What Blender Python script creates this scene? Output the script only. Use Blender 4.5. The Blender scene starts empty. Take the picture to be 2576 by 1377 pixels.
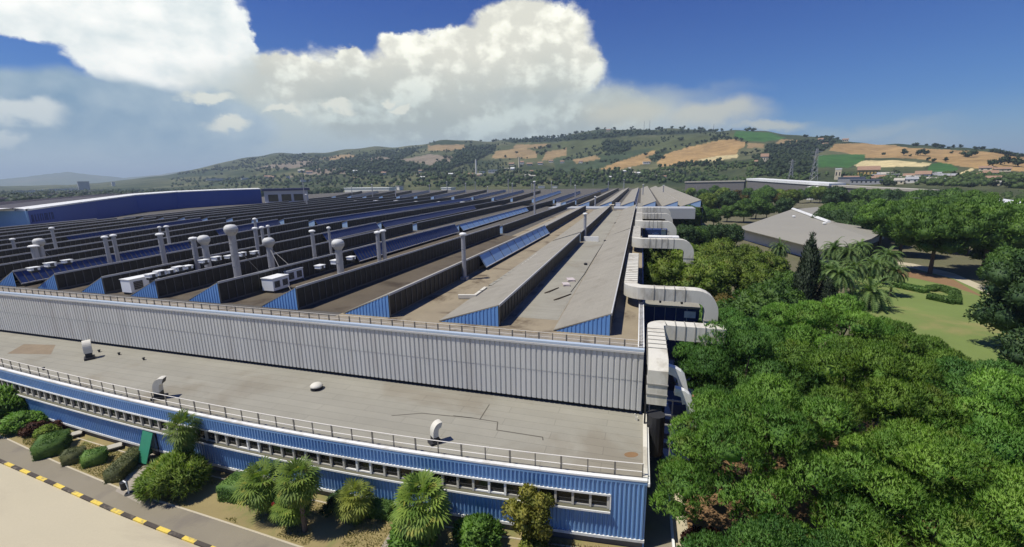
import bpy, bmesh, math, random
import numpy as np
from mathutils import Vector, Matrix
SC = bpy.context.scene
COL = SC.collection
PI = math.pi
rnd = random.Random(7)
# ------------------------------------------------------------------ camera model
# the photograph measured on a 2576 x 1377 grid; the two vanishing points of the
# factory (along the saw-tooth ridges and along the front wall) fix the lens and aim
IW, IH = 2576.0, 1377.0
CX, CY = IW/2, IH/2
_a = np.array([1615-CX, 445-CY]); _b = np.array([-2492-CX, 512-CY])
FOC = math.sqrt(-(_a@_b))
_dy = np.array([_a[0], -_a[1], -FOC]); _dy /= np.linalg.norm(_dy)
_dx = -np.array([_b[0], -_b[1], -FOC]); _dx /= np.linalg.norm(_dx)
RM = np.stack([_dx, _dy, np.cross(_dx, _dy)])
H0 = 27.0
def ray(px, py): return RM @ np.array([px-CX, -(py-CY), -FOC])
def P(px, py, z):
    d = ray(px, py); t = (z-H0)/d[2]; p = t*d
    return Vector((p[0], p[1], z))
def PY(px, py, y):
    d = ray(px, py); p = d*(y/d[1]); return Vector((p[0], p[1], p[2]+H0))
def PR(px, py, r):
    d = ray(px, py); p = d*(r/math.hypot(d[0], d[1])); return Vector((p[0], p[1], p[2]+H0))
def proj(V):
    V = np.asarray(V, float) - np.array([0, 0, H0])
    c = V @ RM
    return CX+FOC*c[:, 0]/-c[:, 2], CY-FOC*c[:, 1]/-c[:, 2]
def zat(px, py, x, y):
    zs = np.arange(-3, 60, .02); V = np.stack([zs*0+x, zs*0+y, zs], 1)
    return float(zs[np.argmin(abs(proj(V)[1]-py))])
cam = bpy.data.cameras.new('camera'); camo = bpy.data.objects.new('camera', cam); COL.objects.link(camo)
cam.sensor_width = 36; cam.lens = FOC/IW*36; cam.clip_start = .5; cam.clip_end = 60000
M = Matrix([list(RM[i])+[0] for i in range(3)]+[[0, 0, 0, 1]]); M.translation = Vector((0, 0, H0))
camo.matrix_world = M
SC.camera = camo
SC.view_settings.view_transform = 'Standard'; SC.view_settings.look = 'None'
SC.view_settings.gamma = 1; SC.view_settings.exposure = 0
SC.cycles.max_bounces = 6; SC.cycles.diffuse_bounces = 3; SC.cycles.glossy_bounces = 2
SC.cycles.transparent_max_bounces = 4; SC.cycles.transmission_bounces = 2; SC.cycles.volume_bounces = 0
SC.cycles.caustics_reflective = False; SC.cycles.caustics_refractive = False
SC.cycles.use_denoising = True

# ------------------------------------------------------------------ node helpers
class NT:
    def __init__(s, nt): s.nt = nt; nt.nodes.clear()
    def n(s, typ, **kw):
        nd = s.nt.nodes.new(typ)
        for k, v in kw.items(): setattr(nd, k, v)
        return nd
    def lk(s, a, b): s.nt.links.new(a, b)
    def put(s, sock, v):
        if isinstance(v, bpy.types.NodeSocket): s.nt.links.new(v, sock)
        else: sock.default_value = v
    def math(s, op, a, b=0., c=None, clamp=False):
        nd = s.n('ShaderNodeMath', operation=op, use_clamp=clamp)
        s.put(nd.inputs[0], a); s.put(nd.inputs[1], b)
        if c is not None: s.put(nd.inputs[2], c)
        return nd.outputs[0]
    def vec(s, op, a, b=(0, 0, 0), scale=None):
        nd = s.n('ShaderNodeVectorMath', operation=op)
        s.put(nd.inputs[0], a); s.put(nd.inputs[1], b)
        if scale is not None: s.put(nd.inputs['Scale'], scale)
        return nd.outputs['Value'] if op in ('LENGTH', 'DOT_PRODUCT') else nd.outputs['Vector']
    def noise(s, v, scale, detail=4, rough=.55, dist=0., col=False):
        nd = s.n('ShaderNodeTexNoise'); s.put(nd.inputs['Vector'], v)
        nd.inputs['Scale'].default_value = scale; nd.inputs['Detail'].default_value = detail
        nd.inputs['Roughness'].default_value = rough; nd.inputs['Distortion'].default_value = dist
        return nd.outputs['Color' if col else 'Fac']
    def ramp(s, f, lo, hi, a=0., b=1., smooth=True):
        nd = s.n('ShaderNodeMapRange'); nd.interpolation_type = 'SMOOTHSTEP' if smooth else 'LINEAR'
        s.put(nd.inputs['Value'], f); s.put(nd.inputs['From Min'], lo); s.put(nd.inputs['From Max'], hi)
        s.put(nd.inputs['To Min'], a); s.put(nd.inputs['To Max'], b)
        return nd.outputs['Result']
    def mix(s, f, a, b, mode='MIX'):
        nd = s.n('ShaderNodeMix', data_type='RGBA', blend_type=mode)
        s.put(nd.inputs[0], f)
        s.put(nd.inputs[6], a if isinstance(a, bpy.types.NodeSocket) else (*a[:3], 1))
        s.put(nd.inputs[7], b if isinstance(b, bpy.types.NodeSocket) else (*b[:3], 1))
        return nd.outputs[2]
    def comb(s, x, y, z):
        nd = s.n('ShaderNodeCombineXYZ')
        for i, v in enumerate((x, y, z)): s.put(nd.inputs[i], v)
        return nd.outputs[0]

MATS = {}
def mat(name, col, rough=.8, var=.25, scale=.5, fine=8., stain=None, stain_amt=.5, stain_scale=.15, spec=.3, metal=0., bump=0.,
        stretch=(1, 1, 1), seams=None, coat=0.):
    """weathered paint / felt / concrete: two noise scales, optional stains and sheet seams"""
    m = bpy.data.materials.new(name); m.use_nodes = True; t = NT(m.node_tree)
    out = t.n('ShaderNodeOutputMaterial'); b = t.n('ShaderNodeBsdfPrincipled'); t.lk(b.outputs[0], out.inputs[0])
    tc = t.n('ShaderNodeTexCoord'); v = t.vec('MULTIPLY', tc.outputs['Object'], stretch)
    n1 = t.noise(v, scale, 5, .6); n2 = t.noise(v, fine, 3, .6)
    f = t.math('ADD', t.math('MULTIPLY', t.math('SUBTRACT', n1, .5), var*2), t.math('MULTIPLY', t.math('SUBTRACT', n2, .5), var))
    f = t.math('ADD', f, 1.)
    c = t.vec('SCALE', tuple(col), scale=f)
    if stain:
        s1 = t.noise(v, stain_scale, 6, .62, .4)
        c = t.mix(t.math('MULTIPLY', t.ramp(s1, .5, .68), stain_amt), c, stain)
    if seams:
        br = t.n('ShaderNodeTexBrick'); t.put(br.inputs['Vector'], tc.outputs['Object'])
        br.inputs['Color1'].default_value = (1, 1, 1, 1); br.inputs['Color2'].default_value = (seams[3],)*3+(1,)
        br.inputs['Mortar'].default_value = (seams[4],)*3+(1,)
        br.inputs['Scale'].default_value = 1; br.inputs['Brick Width'].default_value = seams[0]
        br.inputs['Row Height'].default_value = seams[1]; br.inputs['Mortar Size'].default_value = seams[2]
        br.inputs['Mortar Smooth'].default_value = .2
        c = t.mix(1., c, br.outputs['Color'], 'MULTIPLY')
    t.lk(c, b.inputs['Base Color']); b.inputs['Roughness'].default_value = rough
    b.inputs['Specular IOR Level'].default_value = spec; b.inputs['Metallic'].default_value = metal
    b.inputs['Coat Weight'].default_value = coat
    if bump:
        bp = t.n('ShaderNodeBump'); bp.inputs['Strength'].default_value = bump; bp.inputs['Distance'].default_value = .05
        t.lk(n2, bp.inputs['Height']); t.lk(bp.outputs[0], b.inputs['Normal'])
    MATS[name] = m; return m
def leafmat(name, c1, c2, trans=.3, scale=.35, c3=None):
    m = bpy.data.materials.new(name); m.use_nodes = True; t = NT(m.node_tree)
    out = t.n('ShaderNodeOutputMaterial'); g = t.n('ShaderNodeNewGeometry'); tc = t.n('ShaderNodeTexCoord')
    oi = t.n('ShaderNodeObjectInfo')
    n = t.noise(t.vec('ADD', tc.outputs['Object'], t.vec('SCALE', (31., 17., 9.), scale=oi.outputs['Random'])), scale, 4, .6)
    f = t.math('ADD', t.math('MULTIPLY', t.ramp(n, .35, .65), .6), t.math('MULTIPLY', g.outputs['Random Per Island'], .4))
    c = t.mix(f, c1, c2)
    if c3:
        n3 = t.noise(tc.outputs['Object'], scale*1.7, 3, .5)
        c = t.mix(t.ramp(n3, .58, .7, 0, .75), c, c3)
    c = t.vec('SCALE', c, scale=t.ramp(oi.outputs['Random'], 0, 1, .8, 1.2, False))
    d = t.n('ShaderNodeBsdfPrincipled'); t.lk(c, d.inputs['Base Color']); d.inputs['Roughness'].default_value = .6
    d.inputs['Specular IOR Level'].default_value = .25
    tr = t.n('ShaderNodeBsdfTranslucent'); t.lk(t.vec('MULTIPLY', c, (1.1, 1.25, .6)), tr.inputs[0])
    mx = t.n('ShaderNodeMixShader'); mx.inputs[0].default_value = trans
    t.lk(d.outputs[0], mx.inputs[1]); t.lk(tr.outputs[0], mx.inputs[2]); t.lk(mx.outputs[0], out.inputs[0])
    MATS[name] = m; return m

# ------------------------------------------------------------------ object helpers
ORG = {}
def link(o): COL.objects.link(o); return o
def tag(o, label=None, cat=None, group=None, kind=None):
    if label: o['label'] = label
    if cat: o['category'] = cat
    if group: o['group'] = group
    if kind: o['kind'] = kind
    return o
def thing(name, label, cat, loc=(0, 0, 0), group=None):
    o = bpy.data.objects.new(name, None); link(o); o.location = loc; o.empty_display_size = .5
    ORG[o.name] = Vector(loc); return tag(o, label, cat, group)
def finish(name, me, parent=None, at=None, smooth=False):
    o = bpy.data.objects.new(name, me); link(o)
    if parent is not None:
        o.parent = parent; org = ORG[parent.name]
    else:
        org = Vector(at) if at is not None else Vector((0, 0, 0)); o.location = org
    ORG[o.name] = org
    if org.length: me.transform(Matrix.Translation(-org))
    if smooth: me.shade_smooth()
    return o
def npmesh(name, V, faces, mats, mi=None, nrm=None):
    me = bpy.data.meshes.new(name); V = np.ascontiguousarray(V, np.float32)
    me.vertices.add(len(V)); me.vertices.foreach_set('co', V.ravel())
    idx = np.concatenate([f.ravel() for f in faces]).astype(np.int32)
    tot = np.concatenate([np.full(len(f), f.shape[1]) for f in faces]).astype(np.int32)
    start = np.concatenate([[0], np.cumsum(tot)[:-1]]).astype(np.int32)
    me.loops.add(len(idx)); me.loops.foreach_set('vertex_index', idx)
    me.polygons.add(len(tot)); me.polygons.foreach_set('loop_start', start)
    if mi is not None: me.polygons.foreach_set('material_index', np.asarray(mi, np.int32))
    for m in (mats if isinstance(mats, (list, tuple)) else [mats]): me.materials.append(m)
    me.update(calc_edges=True); me.validate()
    if nrm is not None: me.normals_split_custom_set_from_vertices(np.asarray(nrm, np.float32).tolist())
    return me
class MB:
    def __init__(s): s.v = []; s.f = []; s.m = []
    def add(s, vs, fs, mi=0):
        k = len(s.v); s.v += [tuple(v) for v in vs]
        s.f += [tuple(i+k for i in f) for f in fs]; s.m += [mi]*len(fs); return s
    def box(s, x0, x1, y0, y1, z0, z1, mi=0):
        return s.hexa([(x0, y0), (x1, y0), (x1, y1), (x0, y1)], z0, z1, mi)
    def hexa(s, poly, z0, z1, mi=0):
        n = len(poly); vs = [(x, y, z0) for x, y in poly]+[(x, y, z1) for x, y in poly]
        fs = [tuple(range(n-1, -1, -1)), tuple(range(n, 2*n))]+[(i, (i+1) % n, (i+1) % n+n, i+n) for i in range(n)]
        return s.add(vs, fs, mi)
    def obox(s, c, ang, lx, ly, z0, z1, mi=0):
        ca, sa = math.cos(ang), math.sin(ang)
        return s.hexa([(c[0]+ca*x-sa*y, c[1]+sa*x+ca*y) for x, y in ((-lx/2, -ly/2), (lx/2, -ly/2), (lx/2, ly/2), (-lx/2, ly/2))], z0, z1, mi)
    def prism_y(s, poly, y0, y1, mi=0, x0=0, x1=0):
        """polygon in xz extruded along y; x0,x1 shear it in plan"""
        n = len(poly); vs = [(x+x0, y0, z) for x, z in poly]+[(x+x1, y1, z) for x, z in poly]
        fs = [tuple(range(n)), tuple(range(2*n-1, n-1, -1))]+[(i, i+n, (i+1) % n+n, (i+1) % n) for i in range(n)]
        return s.add(vs, fs, mi)
    def tube(s, pts, rad, n=8, mi=0, cap=True):
        pts = [Vector(p) for p in pts]; rads = rad if isinstance(rad, (list, tuple)) else [rad]*len(pts)
        vs = []; side = None
        for i, p in enumerate(pts):
            t = (pts[min(i+1, len(pts)-1)]-pts[max(i-1, 0)]).normalized()
            if side is None:
                side = t.cross(Vector((0, 0, 1)) if abs(t.z) < .9 else Vector((1, 0, 0))).normalized()
            else: side = (side-t*side.dot(t)).normalized()
            up = t.cross(side)
            for k in range(n):
                a = 2*PI*k/n; vs.append(p+(side*math.cos(a)+up*math.sin(a))*rads[i])
        fs = [(i*n+k, i*n+(k+1) % n, (i+1)*n+(k+1) % n, (i+1)*n+k) for i in range(len(pts)-1) for k in range(n)]
        if cap: fs += [tuple(range(n-1, -1, -1)), tuple(range((len(pts)-1)*n, len(pts)*n))]
        return s.add(vs, fs, mi)
    def lathe(s, c, prof, n=12, mi=0):
        return s.tube_prof(c, prof, n, mi)
    def tube_prof(s, c, prof, n, mi):
        vs = [(c[0]+r*math.cos(2*PI*k/n), c[1]+r*math.sin(2*PI*k/n), c[2]+z) for r, z in prof for k in range(n)]
        fs = [(i*n+k, i*n+(k+1) % n, (i+1)*n+(k+1) % n, (i+1)*n+k) for i in range(len(prof)-1) for k in range(n)]
        fs += [tuple(range(n-1, -1, -1)), tuple(range((len(prof)-1)*n, len(prof)*n))]
        return s.add(vs, fs, mi)
    def sweep(s, path, w, h, side0, mi=0, ring=None):
        """rectangular duct swept along a path: w sideways, h the other way (parallel transport)"""
        pts = [Vector(p) for p in path]; side = Vector(side0).normalized(); fr = []
        for i, p in enumerate(pts):
            ta = (p-pts[i-1]).normalized() if i else (pts[1]-p).normalized()
            tb = (pts[i+1]-p).normalized() if i < len(pts)-1 else ta
            t = (ta+tb).normalized(); k = 1/max(.5, t.dot(ta))
            side = (side-t*side.dot(t)).normalized(); up = side.cross(t).normalized()
            fr.append((p, side, up))
        def sec(p, a, b, e): return [p-a*(w/2+e)-b*(h/2+e), p+a*(w/2+e)-b*(h/2+e), p+a*(w/2+e)+b*(h/2+e), p-a*(w/2+e)+b*(h/2+e)]
        vs = [q for f in fr for q in sec(*f, 0)]
        fs = [(i*4+k, i*4+(k+1) % 4, (i+1)*4+(k+1) % 4, (i+1)*4+k) for i in range(len(pts)-1) for k in range(4)]
        fs += [(3, 2, 1, 0), tuple(range(len(vs)-4, len(vs)))]
        s.add(vs, fs, mi)
        if ring:
            for i in range(len(pts)-1):
                L = (pts[i+1]-pts[i]).length
                if L < ring*1.2: continue
                t = (pts[i+1]-pts[i]).normalized(); a = fr[i+1][1]; a = (a-t*a.dot(t)).normalized(); b = a.cross(t)
                for q in range(1, int(L/ring)+1):
                    c = pts[i]+t*(q*L/(int(L/ring)+1))
                    A = sec(c-t*.05, a, b, .05); B = sec(c+t*.05, a, b, .05)
                    s.add(A+B, [(3, 2, 1, 0), (4, 5, 6, 7)]+[(k, (k+1) % 4, (k+1) % 4+4, k+4) for k in range(4)], 1)
        return s
    def build(s, name, mats, parent=None, at=None, smooth=False):
        me = bpy.data.meshes.new(name); me.from_pydata(s.v, [], s.f)
        for m in (mats if isinstance(mats, (list, tuple)) else [mats]): me.materials.append(m)
        if any(s.m): me.polygons.foreach_set('material_index', s.m)
        me.update(); return finish(name, me, parent, at, smooth)
def copy_tree(o, parent=None, loc=None, rz=None, sc=None):
    c = o.copy(); link(c)
    if parent is not None: c.parent = parent
    if loc is not None: c.location = loc
    if rz is not None: c.rotation_euler = (0, 0, rz)
    if sc is not None: c.scale = sc
    for ch in [q for q in KIDS.get(o.name, [])]: copy_tree(ch, c)
    return c
KIDS = {}
def reg(o):
    for q in list(COL.objects):
        if q.parent: KIDS.setdefault(q.parent.name, [])
    for q in list(COL.objects):
        if q.parent and q not in KIDS[q.parent.name]: KIDS[q.parent.name].append(q)
    return o
ORDS = 'first second third fourth fifth sixth seventh eighth ninth tenth eleventh twelfth thirteenth fourteenth fifteenth sixteenth seventeenth eighteenth nineteenth twentieth'.split()
def nth(i):
    if i < 20: return ORDS[i]
    k = i+1; return f"{k}{'th' if 10 <= k % 100 <= 20 else {1: 'st', 2: 'nd', 3: 'rd'}.get(k % 10, 'th')}"
# ------------------------------------------------------------------ sun and sky
SKYTINT = (.19, .51, 1.06)
SUN = Vector((-.37, -.24, .90)).normalized()
sl = bpy.data.lights.new('sun', 'SUN'); sl.energy = 5.0; sl.angle = math.radians(.53); sl.color = (1, .955, .86)
so = link(bpy.data.objects.new('sun', sl)); so.rotation_euler = (-SUN).to_track_quat('-Z', 'Y').to_euler(); so.location = (0, 0, 200)
W = bpy.data.worlds.new('World'); SC.world = W; W.use_nodes = True; W.cycles.sampling_method = 'MANUAL'; W.cycles.sample_map_resolution = 256
t = NT(W.node_tree)
out = t.n('ShaderNodeOutputWorld')
sky = t.n('ShaderNodeTexSky', sky_type='NISHITA'); sky.sun_disc = False
sky.sun_elevation = math.asin(SUN.z); sky.sun_rotation = math.atan2(SUN.x, SUN.y); sky.air_density = 1.0; sky.dust_density = .6; sky.ozone_density = 3
tc = t.n('ShaderNodeTexCoord'); sep = t.n('ShaderNodeSeparateXYZ'); t.lk(tc.outputs['Generated'], sep.inputs[0])
az = t.math('ARCTAN2', sep.outputs[0], sep.outputs[1]); el = t.math('ARCSINE', sep.outputs[2])
base = t.comb(az, el, 0.)
nz = t.comb(az, t.math('MULTIPLY', el, 1.3), 0.)
def warp(amp, scale, detail, rough=.6):
    n = t.noise(nz, scale, detail, rough, col=True)
    return t.vec('ADD', base, t.vec('SCALE', t.vec('SUBTRACT', n, (.5, .5, .5)), scale=amp))
def field(co, ells, k=.25):
    cur = None
    for (x, y, rx, ry) in ells:
        d = ray(x, y); a = math.atan2(d[0], d[1]); e = math.asin(d[2]/np.linalg.norm(d))
        d1, d2 = ray(x-rx, y), ray(x+rx, y); ra = (math.atan2(d2[0], d2[1])-math.atan2(d1[0], d1[1]))/2
        d1, d2 = ray(x, y-ry), ray(x, y+ry); re = (math.asin(d1[2]/np.linalg.norm(d1))-math.asin(d2[2]/np.linalg.norm(d2)))/2
        q = t.vec('LENGTH', t.vec('MULTIPLY', t.vec('SUBTRACT', co, (a, e, 0)), (1/ra, 1/re, 0)))
        cur = q if cur is None else t.math('SMOOTH_MIN', cur, q, k)
    return cur
# grade of the blue, deeper with height like the photograph's
skc = t.vec('MULTIPLY', sky.outputs[0], SKYTINT)
bg0 = t.vec('MULTIPLY', skc, t.mix(t.ramp(el, math.radians(4), math.radians(27), 0, 1, False), (1.5, 1.3, 1.05), (.36, .56, .95)))
puffy = warp(.10, 9, 8, .64); soft = warp(.10, 5, 4, .55); wisp = warp(.10, 7, 5, .6)
fine = t.noise(nz, 9, 5, .6); big = t.noise(t.vec('ADD', nz, (3.1, 1.7, 0)), 4, 4, .5)
relief = t.math('SUBTRACT', t.noise(t.vec('ADD', nz, (-.018, .022, 0)), 8, 5, .55), t.noise(nz, 8, 5, .55))
def over(cur, co, ells, col, w=.25, op=1., k=.25):
    f = field(co, ells, k)
    a = t.math('MULTIPLY', t.ramp(f, 1+w, 1-w), op)
    return t.mix(a, cur, col)
def px_el(y, x=1000):
    d = ray(x, y); return math.asin(d[2]/np.linalg.norm(d))
K = 1/.085   # the colours below are final radiances; the Background strength is .085
def C(r, g, b): return (r*K, g*K, b*K)
def shade(lo, hi, a=1.3, b=1.6, bias=.5):
    f = t.math('ADD', t.math('MULTIPLY', t.math('SUBTRACT', big, .5), a), t.math('MULTIPLY', relief, b*2))
    f = t.math('ADD', f, bias, clamp=True)
    return t.mix(f, C(*lo), C(*hi))
cur = bg0
# pale haze low over the plain on the left
hz = t.math('MULTIPLY', t.ramp(el, px_el(250, 200), px_el(430, 200)), t.ramp(az, math.radians(12), math.radians(-22)))
cur = t.mix(hz, cur, C(.44, .56, .62))
# bright tower upper left
cur = over(cur, puffy, [(330, -20, 290, 205), (470, 90, 160, 135), (60, 0, 330, 92), (600, 175, 70, 55), (400, 185, 190, 65), (330, 140, 150, 70), (530, 40, 85, 70), (590, 110, 52, 60)], shade((.58, .71, .74), (1.15, 1.15, 1.09), 2.2, 1.1, .72), .10)
# central cumulus
cc = t.mix(t.ramp(t.math('ADD', el, t.math('MULTIPLY', t.math('SUBTRACT', big, .5), .25)), px_el(330), px_el(90)), C(.60, .67, .62), C(1.05, 1.04, .90))
cc = t.mix(t.ramp(t.math('ADD', t.math('MULTIPLY', relief, 2.2), t.math('MULTIPLY', t.math('SUBTRACT', fine, .5), .5)), -.12, .28, 0, 1), t.vec('SCALE', cc, scale=.78), t.vec('SCALE', cc, scale=1.14))
cur = over(cur, soft, [(1100, 330, 620, 110), (760, 300, 260, 130), (1350, 330, 420, 80)], C(.55, .63, .61), .35)
cur = over(cur, puffy, [(1330, 100, 150, 110), (1150, 130, 190, 62), (1010, 105, 60, 36), (1080, 235, 430, 105), (880, 135, 38, 28), (740, 180, 95, 42), (1390, 75, 90, 78), (1430, 170, 95, 70), (1200, 290, 420, 80), (1540, 285, 120, 42), (1280, 45, 80, 40)], cc, .16)
# grey-blue cloud lower left, in front of the tower
cur = over(cur, soft, [(150, 290, 330, 120), (330, 300, 260, 106), (500, 320, 220, 92), (60, 330, 300, 120)], shade((.22, .36, .50), (.50, .61, .67), 2.0, 1.0, .42), .16)
cur = over(cur, wisp, [(50, 285, 110, 28), (10, 338, 40, 18)], C(.78, .83, .80), .5, .9)
cur = over(cur, soft, [(300, 420, 800, 40)], C(.56, .65, .69), .8, .75)
# small bright puffs
cur = over(cur, puffy, [(530, 247, 62, 17), (575, 322, 60, 20), (720, 296, 45, 12), (985, 250, 12, 12), (1010, 275, 18, 10), (850, 268, 40, 14)], C(.88, .89, .77), .4, .9)
# thin low clouds at right
cur = over(cur, wisp, [(1580, 285, 110, 40), (1790, 290, 120, 34), (1930, 318, 90, 14)], C(.66, .66, .54), .6, .85)
cur = over(cur, wisp, [(2310, 347, 110, 18), (2180, 325, 150, 14), (1460, 250, 260, 20)], C(.50, .56, .54), .9, .6)
cur = t.mix(t.math('MULTIPLY', t.ramp(el, px_el(250, 2000), px_el(440, 2000)), .62), cur, C(.36, .50, .56))
# below the horizon: plain ground bounce
cur = t.mix(t.ramp(sep.outputs[2], 0., -.03), cur, C(.10, .11, .08))
bg = t.n('ShaderNodeBackground'); bg.inputs[1].default_value = .085; t.lk(cur, bg.inputs[0]); t.lk(bg.outputs[0], out.inputs[0])
# ------------------------------------------------------------------ materials
felt = mat('roof_felt', (.295, .28, .225), .9, .16, .22, 9, stain=(.205, .175, .125), stain_amt=.55, stain_scale=.10, seams=(9, 1.05, .022, .93, .66))
slope = mat('roof_slope_felt', (.285, .265, .215), .9, .14, .3, 9, stain=(.17, .15, .11), stain_amt=.35, stain_scale=.2, seams=(1.2, .9, .02, .93, .8))
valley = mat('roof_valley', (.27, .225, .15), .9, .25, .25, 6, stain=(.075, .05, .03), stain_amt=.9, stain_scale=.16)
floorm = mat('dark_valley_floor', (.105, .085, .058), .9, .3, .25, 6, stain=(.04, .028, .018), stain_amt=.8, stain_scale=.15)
fardeck = mat('far_roof_felt', (.10, .092, .078), .9, .2, .1, 3)
cladgrey = mat('grey_cladding', (.57, .565, .525), .7, .14, .55, 6, stain=(.43, .41, .37), stain_amt=.5, stain_scale=.5, stretch=(1.6, 1, .12))
cladblue = mat('blue_cladding', (.175, .335, .60), .42, .12, .4, 7, stain=(.24, .38, .56), stain_amt=.4, stain_scale=.5, spec=.5, stretch=(1, 1, .3))
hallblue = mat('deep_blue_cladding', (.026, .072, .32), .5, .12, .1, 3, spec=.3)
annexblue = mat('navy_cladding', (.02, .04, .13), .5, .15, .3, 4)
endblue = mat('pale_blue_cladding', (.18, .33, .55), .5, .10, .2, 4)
white = mat('white_paint', (.77, .77, .73), .5, .09, .5, 6, stain=(.46, .43, .35), stain_amt=.5, stain_scale=.6)
cream = mat('cream_duct_paint', (.64, .61, .51), .6, .12, .5, 5, stain=(.33, .29, .21), stain_amt=.6, stain_scale=.55, stretch=(1, 1, .4))
seam = mat('duct_seam', (.26, .25, .22), .6, .1)
cap = mat('pale_blue_cap', (.40, .47, .54), .4, .08, .5, 5)
galv = mat('galvanised_steel', (.37, .37, .38), .5, .18, .8, 6, stain=(.17, .13, .10), stain_amt=.55, stain_scale=.9, metal=.25, stretch=(1, 1, .35))
ledge = mat('pale_coping', (.50, .49, .46), .7, .12)
darkgl = mat('dark_wired_glazing', (.042, .037, .030), .55, .6, .9, 3, spec=.25, stretch=(1, 1, 1))
navygl = mat('navy_glazing', (.028, .050, .15), .4, .25, .25, 3, spec=.35)
bluegl = mat('pale_blue_glazing', (.24, .37, .55), .4, .2, .35, 2, spec=.5)
pane = mat('window_glass', (.018, .018, .017), .12, .3, .4, 2, spec=.5)
frame = mat('window_frame_paint', (.48, .46, .40), .6, .1)
dark = mat('dark_metal', (.03, .03, .032), .5, .2)
plinth = mat('concrete_plinth', (.17, .16, .15), .9, .2, .4, 6)
asphalt = mat('pavement_asphalt', (.24, .21, .15), .95, .14, .3, 8, stain=(.15, .13, .11), stain_amt=.5, stain_scale=.25, bump=.15)
roadm = mat('pale_road_concrete', (.475, .42, .29), .92, .09, .15, 7, stain=(.33, .28, .20), stain_amt=.7, stain_scale=.12, bump=.12, stretch=(.45, 1.3, 1))
kerbdark = mat('kerb_black_paint', (.075, .062, .05), .85, .25, 1, 8, stain=(.22, .19, .14), stain_amt=.7, stain_scale=1.3)
kerbyel = mat('kerb_yellow_paint', (.72, .53, .09), .75, .22, 1, 8, stain=(.30, .25, .14), stain_amt=.75, stain_scale=1.6)
stone = mat('pale_kerbstone', (.48, .42, .30), .9, .15)
conc = mat('concrete', (.42, .39, .32), .9, .15, .5, 6)
drygrass = mat('dry_grass', (.27, .215, .095), .95, .22, .35, 14, stain=(.15, .175, .055), stain_amt=.8, stain_scale=.22, bump=.4)
lawnm = mat('lawn_grass', (.155, .205, .055), .95, .2, .12, 6, stain=(.30, .235, .10), stain_amt=.7, stain_scale=.05, bump=.3)
groundm = mat('dry_ground', (.135, .125, .07), .95, .25, .02, .6, stain=(.06, .085, .03), stain_amt=.8, stain_scale=.006)
farg = mat('plain_fields', (.10, .125, .07), .95, .2, .004, .05, stain=(.20, .17, .10), stain_amt=.7, stain_scale=.0025)
soil = mat('bare_soil', (.23, .14, .07), .95, .2, .6, 9)
greensheet = mat('green_sheet_paint', (.035, .21, .12), .45, .15, .6, 5)
redp = mat('red_paint', (.45, .03, .03), .5, .1)
bark = mat('bark', (.10, .075, .055), .95, .3, 2, 12, bump=.5)
palmbark = mat('palm_bark', (.13, .10, .07), .95, .3, 3, 14, bump=.6)
rooftile = mat('clay_roof', (.30, .19, .125), .9, .2, .3, 3)
wallcream = mat('plaster_cream', (.62, .54, .38), .9, .1, .3, 3)
wallwhite = mat('plaster_white', (.74, .70, .62), .9, .08, .3, 3)
wallyel = mat('plaster_yellow', (.60, .42, .14), .9, .1, .3, 3)
darkshed = mat('dark_shed_roof', (.13, .14, .17), .7, .15, .05, 1)
shedgrey = mat('shed_grey_roof', (.33, .33, .33), .7, .12, .05, 1)
pavroof = mat('pavilion_roof_sheet', (.275, .26, .215), .85, .06, .1, 3, seams=(40, .9, .03, .97, .90))
# ------------------------------------------------------------------ ground and terrain
def struct(o): return tag(o, kind='structure')
def sheet(name, pts, z, m):
    b = MB(); b.add([(x, y, z) for x, y in pts], [tuple(range(len(pts)))]); return struct(b.build(name, m))
def ribbon(L, R, z): # two polylines
    n = len(L); return [(*p, z) for p in L]+[(*p, z) for p in R], [(i, i+1, n+i+1, n+i) for i in range(n-1)]
N = 96; V = [(0, 0, 0)]; F = []
rad = [700, 2500, 6000, 16000]
for r in rad: V += [(r*math.cos(2*PI*i/N), r*math.sin(2*PI*i/N), 0) for i in range(N)]
mi = []
for i in range(N): F.append((0, 1+i, 1+(i+1) % N)); mi.append(0)
for k in range(3):
    for i in range(N): F.append((1+k*N+i, 1+(k+1)*N+i, 1+(k+1)*N+(i+1) % N, 1+k*N+(i+1) % N)); mi.append(1)
g = MB(); g.add(V, F); g.m = mi; struct(g.build('ground', [groundm, farg]))

def pip(px, py, poly):
    c = np.zeros(px.shape, bool); n = len(poly)
    for i in range(n):
        x0, y0 = poly[i]; x1, y1 = poly[i-1]
        if y0 == y1: continue
        k = ((y0 > py) != (y1 > py)) & (px < (x1-x0)*(py-y0)/(y1-y0)+x0); c ^= k
    return c
SIL = [(-200, 470), (180, 466), (300, 455), (420, 440), (520, 420), (600, 400), (680, 388), (760, 388), (820, 381), (900, 376), (1000, 370), (1090, 361), (1180, 355),
       (1300, 351), (1400, 343), (1480, 331), (1600, 325), (1720, 325), (1850, 328), (1950, 335), (2050, 345), (2150, 357), (2250, 363), (2400, 371), (2500, 379), (2576, 393), (2900, 430)]
RID = [(-200, 4200), (300, 4000), (700, 3600), (1000, 3000), (1300, 2500), (1600, 2200), (2000, 1900), (2300, 1600), (2576, 1350), (2900, 1250)]
R0 = [(-200, 2000), (450, 1500), (900, 950), (1300, 800), (1700, 720), (2100, 640), (2576, 540), (2900, 520)]
def itp(T, x): return np.interp(x, [a for a, b in T], [b for a, b in T])
_pxs = np.arange(-200, 2900, 2.)
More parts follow.
